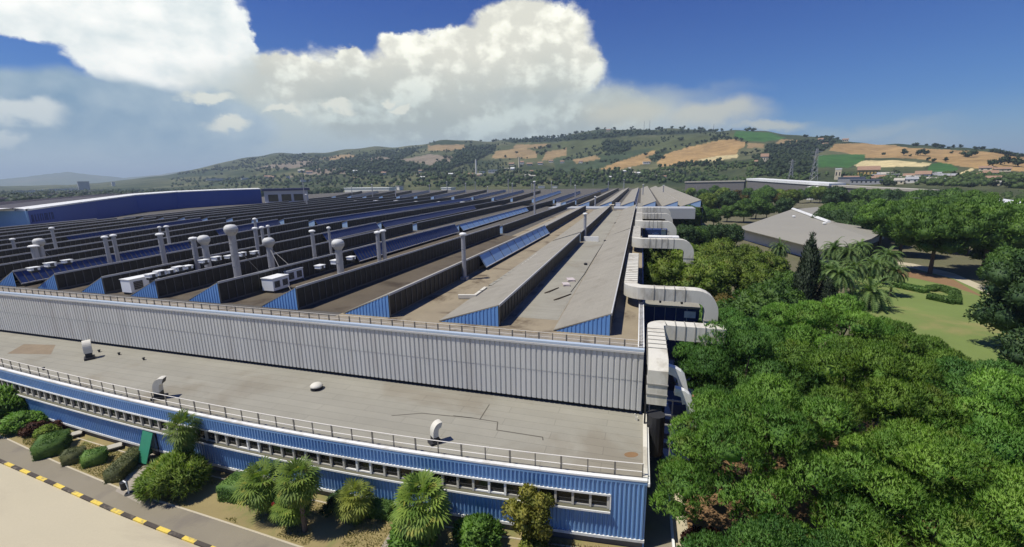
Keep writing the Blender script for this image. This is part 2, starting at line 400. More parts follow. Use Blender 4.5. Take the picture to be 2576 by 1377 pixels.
_ys = itp(SIL, _pxs)+np.where(_pxs > 560, 1., .3)*(2.2*np.sin(_pxs/31.)+1.5*np.sin(_pxs/13.+1)+1.2*np.sin(_pxs/71.+2)); _ys = np.convolve(np.pad(_ys, 12, 'edge'), np.hanning(27)[1:-1]/np.hanning(27).sum(), 'valid')[:len(_pxs)]
_D = np.stack([ray(x, y) for x, y in zip(_pxs, _ys)]); _az = np.arctan2(_D[:, 0], _D[:, 1]); _te = _D[:, 2]/np.hypot(_D[:, 0], _D[:, 1])
_r1 = itp(RID, _pxs); _r0 = itp(R0, _pxs); _H = np.maximum(H0+_te*_r1, 6)
def vnoise(x, y, s, seed=0):
    g = np.random.RandomState(seed).rand(64, 64); x = x/s; y = y/s
    xi = np.floor(x).astype(int); yi = np.floor(y).astype(int); fx = x-xi; fy = y-yi
    fx = fx*fx*(3-2*fx); fy = fy*fy*(3-2*fy); q = lambda a, b: g[a % 64, b % 64]
    return (q(xi, yi)*(1-fx)+q(xi+1, yi)*fx)*(1-fy)+(q(xi, yi+1)*(1-fx)+q(xi+1, yi+1)*fx)*fy
def hill_z(a, r):
    r0 = np.interp(a, _az, _r0); r1 = np.interp(a, _az, _r1); H = np.interp(a, _az, _H)
    q = np.clip((r-r0)/(r1-r0), 0, 1.6); s = np.clip(q, 0, 1); s = .55*s+.45*s*s*(3-2*s)
    z = H*s-np.clip(q-1, 0, 1)*H*.5
    x = r*np.sin(a); y = r*np.cos(a)
    und = (vnoise(x, y, 260, 1)-.5)*.13+(vnoise(x, y, 110, 2)-.5)*.05
    return z+H*und*np.clip(q*4, 0, 1)*np.clip((1-q)*5, 0, 1)-1.5*(q <= 0)
def hill_at(px, py):
    """where the sight line of a picture point meets the hillside"""
    d = ray(px, py); a = math.atan2(d[0], d[1]); te = d[2]/math.hypot(d[0], d[1]); rr = np.arange(400., 4300, 4.)
    gz = np.maximum(hill_z(np.full_like(rr, a), rr), 0); hit = np.where(H0+te*rr <= gz)[0]
    r = rr[hit[0]] if len(hit) else float(np.interp(px, _pxs, _r1))
    return Vector((r*math.sin(a), r*math.cos(a), float(max(0, hill_z(np.array([a]), np.array([r]))[0]))))
na, nr = 1150, 130
ai = np.interp(np.linspace(-200, 2890, na), _pxs, _az); A, Qr = np.meshgrid(ai, np.linspace(0, 1.5, nr)**1.15, indexing='ij')
Rr = np.interp(A, _az, _r0)*(1-Qr)+np.interp(A, _az, _r1)*Qr
Z = hill_z(A, Rr); X = Rr*np.sin(A); Y = Rr*np.cos(A)
HV = np.stack([X, Y, Z], -1).reshape(-1, 3)
px, py = proj(HV)
px = px+(vnoise(HV[:, 0], HV[:, 1], 18, 5)-.5)*4; py = py+(vnoise(HV[:, 0], HV[:, 1], 30, 6)-.5)*2.5
n1 = vnoise(HV[:, 0], HV[:, 1], 60, 3); n2 = vnoise(HV[:, 0], HV[:, 1], 190, 4)
mixn = np.clip((n1*.5+n2*.7-.35)*1.8, 0, 1)[:, None]
colr = np.array([.034, .050, .021])*(1-mixn)+np.array([.118, .120, .056])*mixn
OCH, OCH2, CRM, GRN, OLV, MAU, WDS = (.33, .215, .09), (.26, .185, .09), (.52, .43, .22), (.045, .115, .028), (.072, .085, .034), (.20, .165, .12), (.020, .031, .013)
FIELDS = [
 (OLV, [(1230, 372), (1420, 350), (1640, 345), (1850, 330), (1960, 345), (1900, 372), (1660, 380), (1400, 400), (1240, 402)]),
 (WDS, [(918, 387), (1060, 368), (1040, 387), (1000, 405), (1055, 415), (1066, 432), (950, 440), (840, 440), (760, 436), (800, 420)]),
 (WDS, [(1170, 372), (1250, 366), (1240, 385), (1190, 410), (1150, 420), (1120, 432), (1066, 430), (1140, 396)]),
 (WDS, [(1250, 352), (1470, 338), (1600, 330), (1830, 328), (1700, 338), (1600, 342), (1480, 352), (1380, 358), (1290, 360)]),
 (WDS, [(1515, 356), (1585, 360), (1590, 378), (1560, 384), (1520, 380)]),
 ((.05, .072, .034), [(1390, 400), (1560, 384), (1650, 372), (1620, 388), (1545, 410), (1500, 425), (1400, 432)]),
 (WDS, [(1928, 369), (1990, 358), (2027, 356), (2093, 348), (2101, 358), (2072, 381), (2043, 395), (2048, 418), (2041, 437), (1934, 445), (1905, 420), (1893, 400), (1927, 385)]),
 (OCH, [(1672, 388), (1729, 372), (1809, 353), (1854, 353), (1876, 359), (1872, 372), (1856, 379), (1854, 390), (1809, 393), (1763, 403), (1729, 412), (1660, 419), (1652, 410)]),
 (CRM, [(1756, 402), (1809, 391), (1855, 389), (1855, 397), (1763, 410)]),
 (OCH, [(1512, 424), (1547, 410), (1615, 388), (1648, 379), (1650, 388), (1622, 395), (1638, 401), (1635, 411), (1592, 420), (1550, 428)]),
 (GRN, [(1850, 330), (1935, 334), (1979, 347), (1927, 358), (1880, 355), (1845, 346)]),
 (OCH2, [(1966, 350), (2020, 354), (2010, 362), (1950, 363)]),
 (OCH2, [(1880, 360), (1925, 362), (1920, 372), (1880, 374)]),
 (OCH, [(2100, 362), (2180, 360), (2250, 366), (2300, 374), (2370, 377), (2500, 383), (2600, 398), (2600, 433), (2510, 429), (2450, 424), (2400, 416), (2330, 403), (2240, 396), (2180, 398), (2130, 386), (2085, 380)]),
 (GRN, [(2060, 390), (2176, 389), (2176, 404), (2135, 421), (2050, 420)]),
 (CRM, [(2180, 403), (2240, 404), (2345, 411), (2335, 418), (2290, 424), (2160, 421), (2150, 415)]),
 (OLV, [(2150, 420), (2330, 420), (2320, 432), (2120, 432)]),
 (GRN, [(2340, 415), (2360, 408), (2390, 412), (2412, 425), (2400, 434), (2330, 432)]),
 (CRM, [(2388, 450), (2420, 434), (2445, 424), (2450, 428), (2425, 440), (2400, 455)]),
 (OLV, [(2430, 440), (2600, 440), (2600, 452), (2440, 452)]),
 (OCH2, [(1078, 366), (1169, 363), (1169, 375), (1123, 380), (1078, 380)]),
 (OCH2, [(1246, 381), (1317, 371), (1351, 382), (1351, 399), (1237, 399)]),
 (OCH2, [(1294, 364), (1385, 362), (1362, 373), (1292, 374)]),
 (OCH2, [(1374, 383), (1425, 373), (1425, 391), (1362, 406)]),
 (MAU, [(996, 404), (1078, 388), (1146, 395), (1135, 415), (1089, 422), (1066, 411)]),
 (MAU, [(798, 425), (875, 421), (875, 437), (802, 441), (723, 443), (720, 450)]),
 (OLV, [(560, 428), (640, 408), (700, 396), (720, 400), (660, 416), (600, 430)]),
 (OCH2, [(800, 398), (880, 388), (900, 394), (830, 404)]),
 (MAU, [(905, 402), (960, 394), (985, 398), (930, 408)]),
 (OLV, [(880, 380), (1000, 374), (1010, 382), (900, 390)]),
 (OCH2, [(1440, 402), (1500, 392), (1510, 400), (1450, 412)]),
 (OLV, [(1700, 420), (1850, 410), (1900, 420), (1760, 432)]),
 (MAU, [(640, 424), (700, 412), (760, 404), (800, 410), (740, 424)]),
]
for c, poly in FIELDS:
    k = pip(px, py, poly); v = (.85+.3*n1[k])[:, None]; colr[k] = np.array(c)*v
q = np.arange(na*nr).reshape(na, nr)
quads = np.stack([q[:-1, :-1], q[1:, :-1], q[1:, 1:], q[:-1, 1:]], -1).reshape(-1, 4)
hm = bpy.data.materials.new('hill_fields'); hm.use_nodes = True; t = NT(hm.node_tree)
out = t.n('ShaderNodeOutputMaterial'); b = t.n('ShaderNodeBsdfPrincipled'); t.lk(b.outputs[0], out.inputs[0]); b.inputs['Roughness'].default_value = .95
b.inputs['Specular IOR Level'].default_value = .1
at_ = t.n('ShaderNodeAttribute', attribute_name='landcover'); tc = t.n('ShaderNodeTexCoord')
nn = t.math('ADD', t.noise(tc.outputs['Object'], .035, 5, .65), t.math('MULTIPLY', t.noise(tc.outputs['Object'], .16, 3, .6), .6))
t.lk(t.vec('SCALE', at_.outputs['Color'], scale=t.ramp(nn, .45, 1.15, .55, 1.45, False)), b.inputs['Base Color'])
me = npmesh('hills', HV, [quads], hm)
ca = me.color_attributes.new('landcover', 'FLOAT_COLOR', 'POINT'); ca.data.foreach_set('color', np.concatenate([colr, np.ones((len(colr), 1))], 1).astype(np.float32).ravel())
ho = struct(finish('hills', me, smooth=True))
# the far blue range on the left
b = MB(); prof = [(-250, 462), (0, 452), (60, 446), (110, 439), (170, 433), (230, 440), (310, 448), (400, 440), (455, 431), (490, 428), (530, 434), (600, 440), (700, 447), (800, 452)]
for k in range(len(prof)*6-5):
    i, f = divmod(k, 6); f /= 6; j = min(i+1, len(prof)-1)
    x = prof[i][0]*(1-f)+prof[j][0]*f; y = prof[i][1]*(1-f)+prof[j][1]*f+(rnd.random()-.5)*1.2
    top = PR(x, y, 9500); lo = PR(x, y, 7000); bk = PR(x, y, 11500)
    b.v += [(lo.x, lo.y, -5), ((lo.x+top.x)/2, (lo.y+top.y)/2, max(0, top.z)*.42), tuple(top), (bk.x, bk.y, 0)]
n = len(b.v)//4; b.f = [(4*i+k, 4*i+4+k, 4*i+5+k, 4*i+1+k) for i in range(n-1) for k in range(3)]; b.m = [0]*len(b.f)
struct(b.build('mountains', farg, smooth=True))

# ------------------------------------------------------------------ the low office wing
def yf(x): return 9.94012324e-06*x**3+2.35025022e-03*x**2+1.08728548e-01*x+28.4196544 if x > -76 else yf(-75.99)+.16*(-76-x)
XL, XR, YG, ZD = -104., 1.35, 38.04, 5.6
FX = [XR-i*1.0 for i in range(int(XR-XL)+1)]+[XL]
ow = thing('office_wing', 'long low office wing with blue ribbed cladding, a window strip and a flat grey roof', 'building', (-20, 28, 0))
def front_band(z0, z1, off0, off1, mi=0):
    """a band following the front line, off0 in front of it to off1 behind"""
    b = MB(); n = len(FX)
    for x in FX: b.v += [(x, yf(x)-off0, z0), (x, yf(x)-off0, z1), (x, yf(x)+off1, z1), (x, yf(x)+off1, z0)]
    b.f = [(4*i+k, 4*i+(k+1) % 4, 4*i+4+(k+1) % 4, 4*i+4+k) for i in range(n-1) for k in range(4)]+[(0, 3, 2, 1), (4*n-4, 4*n-3, 4*n-2, 4*n-1)]
    b.m = [mi]*len(b.f); return b
def ribs(z0, z1, pitch=.32, d=.10):
    b = MB(); x = XR-.02; pr = []
    while x > XL:
        for u, o in ((0, 0), (.09, 0), (.15, d), (.24, d)): pr.append((x-u*pitch/.3, o))
        x -= pitch
    for x, o in pr: b.v += [(x, yf(x)-.02-o, z0), (x, yf(x)-.02-o, z1)]
    b.f = [(2*i, 2*i+1, 2*i+3, 2*i+2) for i in range(len(pr)-1)]; b.m = [0]*len(b.f); return b
fin = [(x, yf(x)) for x in FX]
ribs(4.52, 5.56).build('upper_cladding', cladblue, ow)
ribs(.96, 3.08).build('lower_cladding', cladblue, ow)
b = MB(); x = XR-.02     # cladding to the right of the last window
pr = []
while x > -1.18:
    for u, o in ((0, 0), (.096, 0), (.16, .10), (.256, .10)): pr.append((x-u, o))
    x -= .32
pr = [(x, o) for x, o in pr if x > -1.2]
for x, o in pr: b.v += [(x, yf(x)-.02-o, 3.08), (x, yf(x)-.02-o, 4.52)]
b.f = [(2*i, 2*i+1, 2*i+3, 2*i+2) for i in range(len(pr)-1)]; b.m = [0]*len(b.f); b.build('end_cladding', cladblue, ow)
front_band(5.56, 5.80, .12, .25).build('fascia', cladblue, ow)
front_band(5.80, 5.93, .15, .16).build('cap', white, ow)
def partband(z0, z1, a, bb, xe, name, m):
    o = MB(); xs = [x for x in FX if x < xe]; xs = [xe]+xs
    for x in xs: o.v += [(x, yf(x)-a, z0), (x, yf(x)-a, z1), (x, yf(x)+bb, z1), (x, yf(x)+bb, z0)]
    n = len(xs); o.f = [(4*i+k, 4*i+(k+1) % 4, 4*i+4+(k+1) % 4, 4*i+4+k) for i in range(n-1) for k in range(4)]+[(0, 3, 2, 1), (4*n-4, 4*n-3, 4*n-2, 4*n-1)]
    o.m = [0]*len(o.f); o.build(name, m, ow)
partband(4.36, 4.50, .17, .2, -1.12, 'window_head', white)
partband(3.08, 3.22, .40, -.33, -1.12, 'window_sill', white)
partband(3.09, 3.20, .328, .2, -1.14, 'sill_ledge', mat('sill_ledge_shade', (.13, .125, .085), .8, .2))  # shade behind the white lip is put into the ledge's dark colour
partband(3.22, 4.35, -.24, .42, -1.2, 'window_backing', pane)
b = MB(); b.box(-1.2, -1.1, yf(-1.1)-.17, yf(-1.1)+.3, 3.23, 4.35); b.build('window_jamb', white, ow)
front_band(.72, .94, .16, .2).build('base_trim', white, ow)
front_band(0, .70, -.04, .3).build('plinth', plinth, ow)
blindp = mat('window_with_blind', (.09, .09, .08), .3, .3, .4, 2, spec=.5)
# one window after the other
x = -1.22; i = 0
while x > -92:
    w = 1.28; xm = x-w/2; ang = math.atan2(yf(x-w)-yf(x), -w)
    fr = MB()
    fr.obox((x-.09, yf(x-.09)+.03), 0, .17, .2, 3.23, 4.34)
    fr.obox((xm-.09, yf(xm)+.06), math.atan2(yf(xm)-yf(xm-1), 1), w-.2, .1, 3.23, 3.34)
    if i % 9 in (6, 7) and i < 30: fr.obox((xm-.09, yf(xm)+.02), math.atan2(yf(xm)-yf(xm-1), 1), w-.16, .12, 3.24, 3.36)
    f = fr.build('window', white if (i % 9 in (6, 7) and i < 30) else frame, ow)
    pb = MB(); pb.obox((xm-.09, yf(xm)+.12), math.atan2(yf(xm)-yf(xm-1), 1), w-.17, .03, 3.34, 4.34)
    pb.build('pane', blindp if (i*7+i//3) % 11 in (2, 5) else pane, f); x -= w; i += 1
b = MB(); n = len(FX)
rt = [(x, yf(x)+.2, ZD) for x in FX]+[(x, YG+.31, ZD) for x in FX]
b.add(rt, [(i+1, i, n+i, n+i+1) for i in range(n-1)]); b.build('flat_roof', felt, ow)
b = MB(); b.box(XR-.30, XR+.02, yf(XR)+.26, YG-.3, 5.5, 5.93); b.build('side_parapet', cream, ow)
b = MB(); b.box(XR-.12, XR, yf(XR)+.02, YG, 0, 5.48); b.build('side_wall', cladblue, ow)
b = MB(); b.box(XR+.03, XR+.17, yf(XR)-.2, YG-.4, 5.52, 5.76); b.build('side_gutter', white, ow)
# felt repair joints on the roof
b = MB()
for pl in ([(1060, 1040), (1190, 1052), (1252, 1062), (1250, 1082), (1365, 1100), (1366, 1108)], [(1231, 1018), (1207, 1056)], [(1190, 1052), (1140, 1046)], [(985, 1046), (1060, 1040)]):
    for a, c in zip(pl, pl[1:]):
        p, q2 = P(*a, ZD+.006), P(*c, ZD+.006); d = (q2-p).xy; b.obox(((p+q2)/2)[:2], math.atan2(d.y, d.x), d.length, .09, ZD+.004, ZD+.012)
b.build('roof_joint', mat('bitumen', (.10, .09, .07), .9), ow)
b = MB(); pts = [P(x, y, ZD+.005) for x, y in ((18, 890), (60, 866), (140, 868), (128, 892))]; b.add(pts, [(0, 1, 2, 3)]); b.build('roof_patch', mat('patched_felt', (.23, .18, .12), .9, .3), ow)
b = MB(); pts = [P(1610+18*math.cos(a)-22, 1144+7*math.sin(a), ZD+.005) for a in np.linspace(0, 2*PI, 14)[:-1]]; b.add(pts, [tuple(range(13))[::-1]]); b.build('roof_stain', soil, ow)

def railing(name, label, pts, h, step, post=.045, rails=(1.0, .52), m=galv, mp=None, group=None, thick=.03):
    pts = [Vector(p) for p in pts]; r = thing(name, label, 'railing', tuple(pts[0]), group)
    for k in rails:
        b = MB(); b.tube([p+Vector((0, 0, h*k)) for p in pts], thick, 6); b.build('rail', m, r)
    acc = 0; prev = pts[0]; nxt = 0; kmax = 0
    for p in pts[1:]:
        L = (p-prev).length
        while nxt <= acc+L and kmax < 98:
            c = prev+(p-prev)*((nxt-acc)/L); b = MB(); wide = post*(1.5 if kmax % 2 else .9)
            b.box(c.x-wide, c.x+wide, c.y-post*.7, c.y+post*.7, c.z, c.z+h); b.build('post', mp or m, r)
            nxt += step; kmax += 1
        acc += L; prev = p
    return r
railm = mat('rail_pale_steel', (.74, .70, .62), .5, .1); postm = mat('rail_post_steel', (.17, .155, .13), .6, .1)
railing('roof_railing', 'pale two-bar railing along the front edge of the low grey office roof', [(x, yf(x)+.42, ZD) for x in [1.0]+FX[2:-8]], 1.28, 1.95, rails=(1., .5), m=railm, mp=postm, thick=.034)

def gooseneck(px, py, s, label, turn=0.):
    p = P(px, py, ZD); r = thing('roof_vent', label, 'roof vent', tuple(p), 'bent air vents on the office roof')
    ca, sa = math.cos(turn), math.sin(turn)
    def tr(x, z, y=0): return (p.x+s*(ca*x-sa*y), p.y+s*(sa*x+ca*y), p.z+s*z)
    b = MB(); b.obox(p[:2], turn, .95*s, .75*s, ZD, ZD+.22*s); b.build('base', dark, r)
    b = MB(); b.obox((p.x, p.y), turn, .5*s, .5*s, ZD+.22*s, ZD+.62*s); b.build('neck', dark, r)
    path = [tr(0, .62), tr(0, .95)]+[tr(.42*(1-math.cos(a)), .95+.62*math.sin(a)) for a in np.linspace(.25, 1.9, 8)]
    b = MB(); b.sweep(path, .62*s, .46*s, (-sa, ca, 0)); b.build('hood', cream, r)
    e = Vector(path[-1]); b = MB(); dd = (e-Vector(path[-2])).normalized()
    b.sweep([e+dd*.004, e+dd*.03], .5*s, .36*s, (-sa, ca, 0)); b.build('opening', dark, r)
gooseneck(1094, 1114, 1.02, 'bent white air vent on a dark base, farthest right on the office roof', .9)
gooseneck(402, 1002, 1.25, 'bent white air vent at the roof edge left of the small palm', .5)
gooseneck(226, 903, 1.3, 'small bent air vent at the foot of the grey wall, the farthest to the left', 2.6)
p = P(797, 979, ZD); r = thing('dome_vent', 'low round white dome vent alone in the middle of the flat office roof', 'roof vent', tuple(p))
b = MB(); b.lathe(p, [(.62, 0), (.62, .10), (.5, .12), (.5, .30)], 16); b.build('curb', dark, r)
b = MB(); b.lathe(p+Vector((0, 0, .30)), [(.60, 0), (.66, .05), (.62, .16), (.48, .30), (.26, .39), (.05, .42)], 18); b.build('dome', cream, r, smooth=True)
p = P(1601, 1058, ZD); b = MB(); b.box(p.x-.14, p.x+.1, p.y-.1, p.y+.15, ZD, ZD+.38); b.tube([p+Vector((0, 0, .38)), p+Vector((-.1, 0, .6)), p+Vector((-.22, -.05, .62))], .06)
tag(b.build('roof_lamp', cream, at=tuple(p)), 'tiny pale lamp at the foot of the grey wall by the side parapet', 'lamp')
for k, (px_, py_) in enumerate([(250, 886), (362, 906), (300, 893), (110, 931)]):
    p = P(px_, py_, ZD); b = MB(); b.lathe(p, [(.11, 0), (.11, .22), (.17, .24), (.15, .32), (.03, .34)], 10)
    tag(b.build('vent_cap', dark, at=tuple(p)), ['little dark vent cap on the office roof, nearest to the small bent vent', 'little dark vent cap on the office roof, farthest right of the four', 'little dark vent cap on the office roof, close under the grey wall', 'little dark vent cap alone near the left end of the office roof'][k], 'vent cap', 'little vent caps on the office roof')

# ------------------------------------------------------------------ the great factory hall
ZR, ZT = 11.4, 12.0
fh = thing('factory_hall', 'vast flat-roofed factory hall with a grey ribbed end wall and rows of saw-tooth roof lights', 'factory', (-40, 120, 0))
b = MB(); x = .86; d = .09; pr = []
while x > -112:
    for u, o in ((0, d), (.33, d), (.38, 0), (.47, 0)): pr.append((x-u, o))
    x -= .52
zs = [ZD+.42, 8.95, 8.97, ZT-.22]
for x, o in pr:
    for z, e in zip(zs, (0, 0, .03, .03)): b.v.append((x, YG-o-e, z))
n = len(pr); b.f = [(4*i+k, 4*i+k+1, 4*i+5+k, 4*i+4+k) for i in range(n-1) for k in (0, 1, 2)]; b.m = [0]*len(b.f)
b.build('ribbed_wall', cladgrey, fh)
b = MB(); b.box(-112, .8, YG+.32, YG+.4, ZD-.2, ZT-.25); b.build('wall_core', dark, fh)  # dark colour stands in for shade in the gap below the ribs
b = MB(); b.box(-112, .90, YG-.16, YG+.30, ZT-.20, ZT); b.build('coping', cap, fh)
b = MB(); b.box(-112, .86, YG-.26, YG-.13, ZT-.40, ZT-.225); b.build('coping_trim', ledge, fh)
# roof deck: a long outline, its left edge follows the blue hall
HALL = [(P(x, y, ZR).x, P(x, y, ZR).y) for x, y in ((5, 590), (80, 583), (150, 570), (250, 550), (350, 535), (450, 525), (550, 518), (660, 512))]
deck = [(.75, YG+.4), (.75, 222), (-420, 400), (-420, 250), (-294, 230), (-284, 190), (-225, 120), (-240, 60), (-112, YG+.4)]
b = MB(); b.add([(x, y, ZR) for x, y in deck], [tuple(range(len(deck)))]); b.build('roof_deck', fardeck, fh)
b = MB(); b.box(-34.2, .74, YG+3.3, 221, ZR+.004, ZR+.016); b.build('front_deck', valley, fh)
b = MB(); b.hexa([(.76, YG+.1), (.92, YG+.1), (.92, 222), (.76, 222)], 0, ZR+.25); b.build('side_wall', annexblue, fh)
b = MB(); b.box(-112, .7, YG+.42, YG+3.2, ZR+.004, ZR+.05); b.build('front_walkway', mat('walkway_felt', (.25, .22, .17), .9, .3, .4, 6, stain=(.07, .055, .04), stain_amt=.8, stain_scale=.35), fh)
b = MB(); b.box(-13.3, -8.3, 46, 215, ZR+.02, ZR+.03); b.build('roof_strip', felt, fh)

# saw-tooth monitors.  (index, front x, break (x,y), third row (x,y))
XF = [-2.4, -14.15, -27.5, -40.5, -53, -64.3, -75, -85.3, -95.2, -105, -115, -125.5, -136, -147, -158, -170, -182, -195]
MIDPX = [None, None, None, (1265, 588), (1155, 585), (1050, 580), (960, 577), (875, 573), (792, 570), (716, 567), (650, 565), (587, 563), (524, 562), (467, 561), (414, 561), (363, 561), (317, 562), (268, 564)]
FARPX = {3: (1450, 515), 4: (1395, 512), 5: (1343, 510), 6: (1290, 508), 7: (1243, 506), 8: (1191, 504), 9: (1143, 503), 10: (1092, 502), 11: (1050, 501.5), 12: (1006, 501), 13: (963, 501), 14: (922, 501), 15: (884, 500.5), 16: (845, 500.5)}
glz = {'dark': darkgl, 'navy': navygl, 'blue': bluegl}
mull = mat('mullion_steel', (.12, .112, .10), .5, .1)
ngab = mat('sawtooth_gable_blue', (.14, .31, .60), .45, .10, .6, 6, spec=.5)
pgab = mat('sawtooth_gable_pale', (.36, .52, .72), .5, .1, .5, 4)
rr = random.Random(3)
def tooth(x0, y0, x1, y1, style, gable=ngab, w0=6.3, w1=None, H=2.35, detail=2, ids=[0]):
    """one monitor: slope rising to the right, glazed right face; (x0,y0)->(x1,y1) is its right foot"""
    w1 = w1 or w0; z0 = ZR+.02; z1 = ZR+H
    xa, xb = x0, x1
    b = MB(); th = .12
    b.add([(xa-w0-.15, y0-.02, z0+.02), (xa+.1, y0-.02, z1), (xa+.1, y0-.02, z1+th), (xa-w0-.15, y0-.02, z0+.02+th),
           (xb-w1-.15, y1+.02, z0+.02), (xb+.1, y1+.02, z1), (xb+.1, y1+.02, z1+th), (xb-w1-.15, y1+.02, z0+.02+th)],
          [(0, 1, 2, 3), (7, 6, 5, 4), (3, 2, 6, 7), (0, 4, 5, 1), (1, 5, 6, 2), (0, 3, 7, 4)])
    b.v.append((xb+.1, y1+.02, z0)); b.f.append((4, 8, 5)); b.m.append(0)
    s = b.build('roof_monitor', slope, fh)
    b = MB()   # gable, with real ribs where it is seen close
    if detail == 2:
        nrb = max(4, int(w0/.42)); pr = []
        for i in range(nrb):
            for u, o in ((0, 0), (.5, 0), (.55, .06), (.95, .06)): pr.append(((i+u)/nrb, o))
        for u, o in pr: b.v += [(xa-w0+u*w0, y0+.02-o, z0), (xa-w0+u*w0, y0+.02-o, z0+u*(z1-z0))]
        b.f = [(2*i, 2*i+2, 2*i+3, 2*i+1) for i in range(len(pr)-1)]; b.m = [0]*len(b.f)
    if detail < 2: b.add([(xa-w0, y0+.1, z0), (xa, y0+.1, z0), (xa, y0+.1, z1)], [(0, 1, 2)])
    b.build('gable', gable, s)
    L = y1-y0
    out = 0. if style == 'dark' else 1.35
    zl = z0+.25 if style == 'dark' else z0+.55
    def fx(y): return xa+(xb-xa)*(y-y0)/L
    b = MB()
    b.add([(xa+.02, y0, z1-.02), (xb+.02, y1, z1-.02), (xb+.02+out, y1, zl), (xa+.02+out, y0, zl), (xa-.06, y0, z1-.02), (xb-.06, y1, z1-.02), (xb-.06+out, y1, zl), (xa-.06+out, y0, zl)],
          [(0, 3, 2, 1), (4, 5, 6, 7), (3, 7, 6, 2), (0, 4, 7, 3), (1, 2, 6, 5)])
    b.build('glazing', glz[style], s)
    b = MB()
    if detail:
        st = 1.25 if L < 140 else 2.5; y = y0+.05
        while y < y1:
            x = fx(y); c = .05
            b.add([(x+.03, y-c, z1-.05), (x+.03+out, y-c, zl), (x+.10+out, y-c, zl), (x+.10, y-c, z1-.05), (x+.03, y+c, z1-.05), (x+.03+out, y+c, zl), (x+.10+out, y+c, zl), (x+.10, y+c, z1-.05)],
                  [(0, 1, 2, 3), (7, 6, 5, 4), (3, 2, 6, 7), (1, 5, 6, 2)], 0)
            y += st*(.8 if style == 'navy' else 4 if style == 'blue' else 1)
    # ridge trim and foot
    b.add([(xa+.04, y0, z1-.12), (xa+.16, y0, z1-.12), (xa+.16, y0, z1+th+.03), (xa+.04, y0, z1+th+.03), (xb+.04, y1, z1-.12), (xb+.16, y1, z1-.12), (xb+.16, y1, z1+th+.03), (xb+.04, y1, z1+th+.03)],
          [(0, 1, 2, 3), (7, 6, 5, 4), (1, 5, 6, 2), (2, 6, 7, 3)], 1)
    if out:
        b.add([(xa+out-.03, y0, zl-.1), (xa+out+.1, y0, zl-.1), (xa+out+.1, y0, zl+.06), (xa+out-.03, y0, zl+.06), (xb+out-.03, y1, zl-.1), (xb+out+.1, y1, zl-.1), (xb+out+.1, y1, zl+.06), (xb+out-.03, y1, zl+.06)],
              [(0, 1, 2, 3), (7, 6, 5, 4), (1, 5, 6, 2), (2, 6, 7, 3)], 1)
    b.build('mullion', [mull, ledge], s)
    b = MB(); b.add([(xa-.05, y0, z0), (xa+.03, y0, z0), (xb+.03, y1, z0), (xb-.05, y1, z0), (xa-.05, y0, zl), (xa+.03, y0, zl), (xb+.03, y1, zl), (xb-.05, y1, zl)],
                    [(1, 2, 6, 5), (4, 5, 6, 7), (0, 1, 5, 4)]); b.build('kerb_upstand', mull, s)
YS = 42.4
def seg(x0, y0, x1, y1, cuts, styles, gab0, w0, w1, detail=2, H=2.4):
    ys = [y0]+[y0+(y1-y0)*c for c in cuts]+[y1]
    for k in range(len(ys)-1):
        a, bb = (ys[k]-y0)/(y1-y0), (ys[k+1]-y0)/(y1-y0)
        tooth(x0+(x1-x0)*a, ys[k]+(.0 if k == 0 else .0), x0+(x1-x0)*bb, ys[k+1], styles[k], gab0 if k == 0 else ngab, w0+(w1-w0)*a, w0+(w1-w0)*bb, H, detail)
MID = {}; FAR = {}
for i in range(18):
    if MIDPX[i]: m_ = P(*MIDPX[i], ZR); MID[i] = (m_.x, m_.y)
    if i in FARPX: m_ = P(*FARPX[i], ZR); FAR[i] = (m_.x, m_.y)
MID[0] = (-2.4, 118); MID[1] = (-14.0, 108); MID[2] = (-25.6, 119.5)
FAR[0] = (-2.4, 221); FAR[1] = (-13.8, 221); FAR[2] = (-25.6, 221)
def hall_x(y): return float(np.interp(y, [h[1] for h in HALL], [h[0] for h in HALL]))
for i in range(18):
    x0 = XF[i]; w = (5.6, 6.9, 6.2, 5.7, 5.7, 5.4, 5., 4.8)[min(i, 7)]
    mx, my = MID[i]
    y0 = YS
    if i > 8: y0 = YS+(i-8)*1.2
    HH = {0: 2.25, 1: 2.35, 2: 2.75, 3: 2.85, 4: 2.85, 5: 2.6}.get(i, 2.5)
    w2 = min(8.5, w+max(0, (i-2))*.35)
    if i == 0: seg(x0, y0, mx, my-.1, [], ['dark'], ngab, w, w, 2, HH)
    elif i == 1: seg(x0, y0, mx, my-2, [], ['dark'], ngab, w, w, 2, HH)
    elif i == 2: seg(x0, y0, mx, my, [.36], ['dark', 'blue'], ngab, w, w, 2, HH)
    else:
        k = rr.random(); a = rr.uniform(.35, .65)
        if i in (4, 6, 8, 9, 12): seg(x0, y0, mx, my-3, [a], ['dark', 'navy'] if i != 8 else ['navy', 'dark'], ngab, w, w2, 2 if i < 10 else 1, HH)
        elif i in (3,): seg(x0, y0, mx, my-3, [.42], ['dark', 'dark'], ngab, w, w2, 2, HH)
        else: seg(x0, y0, mx, my-3, [], ['dark'], ngab, w, w2, 2 if i < 10 else 1, HH)
    if i in FAR:
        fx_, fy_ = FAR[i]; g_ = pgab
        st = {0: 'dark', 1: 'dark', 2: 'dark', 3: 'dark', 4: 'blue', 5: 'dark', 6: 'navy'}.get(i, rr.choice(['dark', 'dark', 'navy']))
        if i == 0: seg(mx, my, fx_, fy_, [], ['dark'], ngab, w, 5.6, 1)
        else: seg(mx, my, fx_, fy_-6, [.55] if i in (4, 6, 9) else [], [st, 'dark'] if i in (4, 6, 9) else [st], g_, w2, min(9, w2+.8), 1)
    else:
        ex = hall_x(min(270, my+60)) if i > 15 else mx-18
        if i == 17: continue
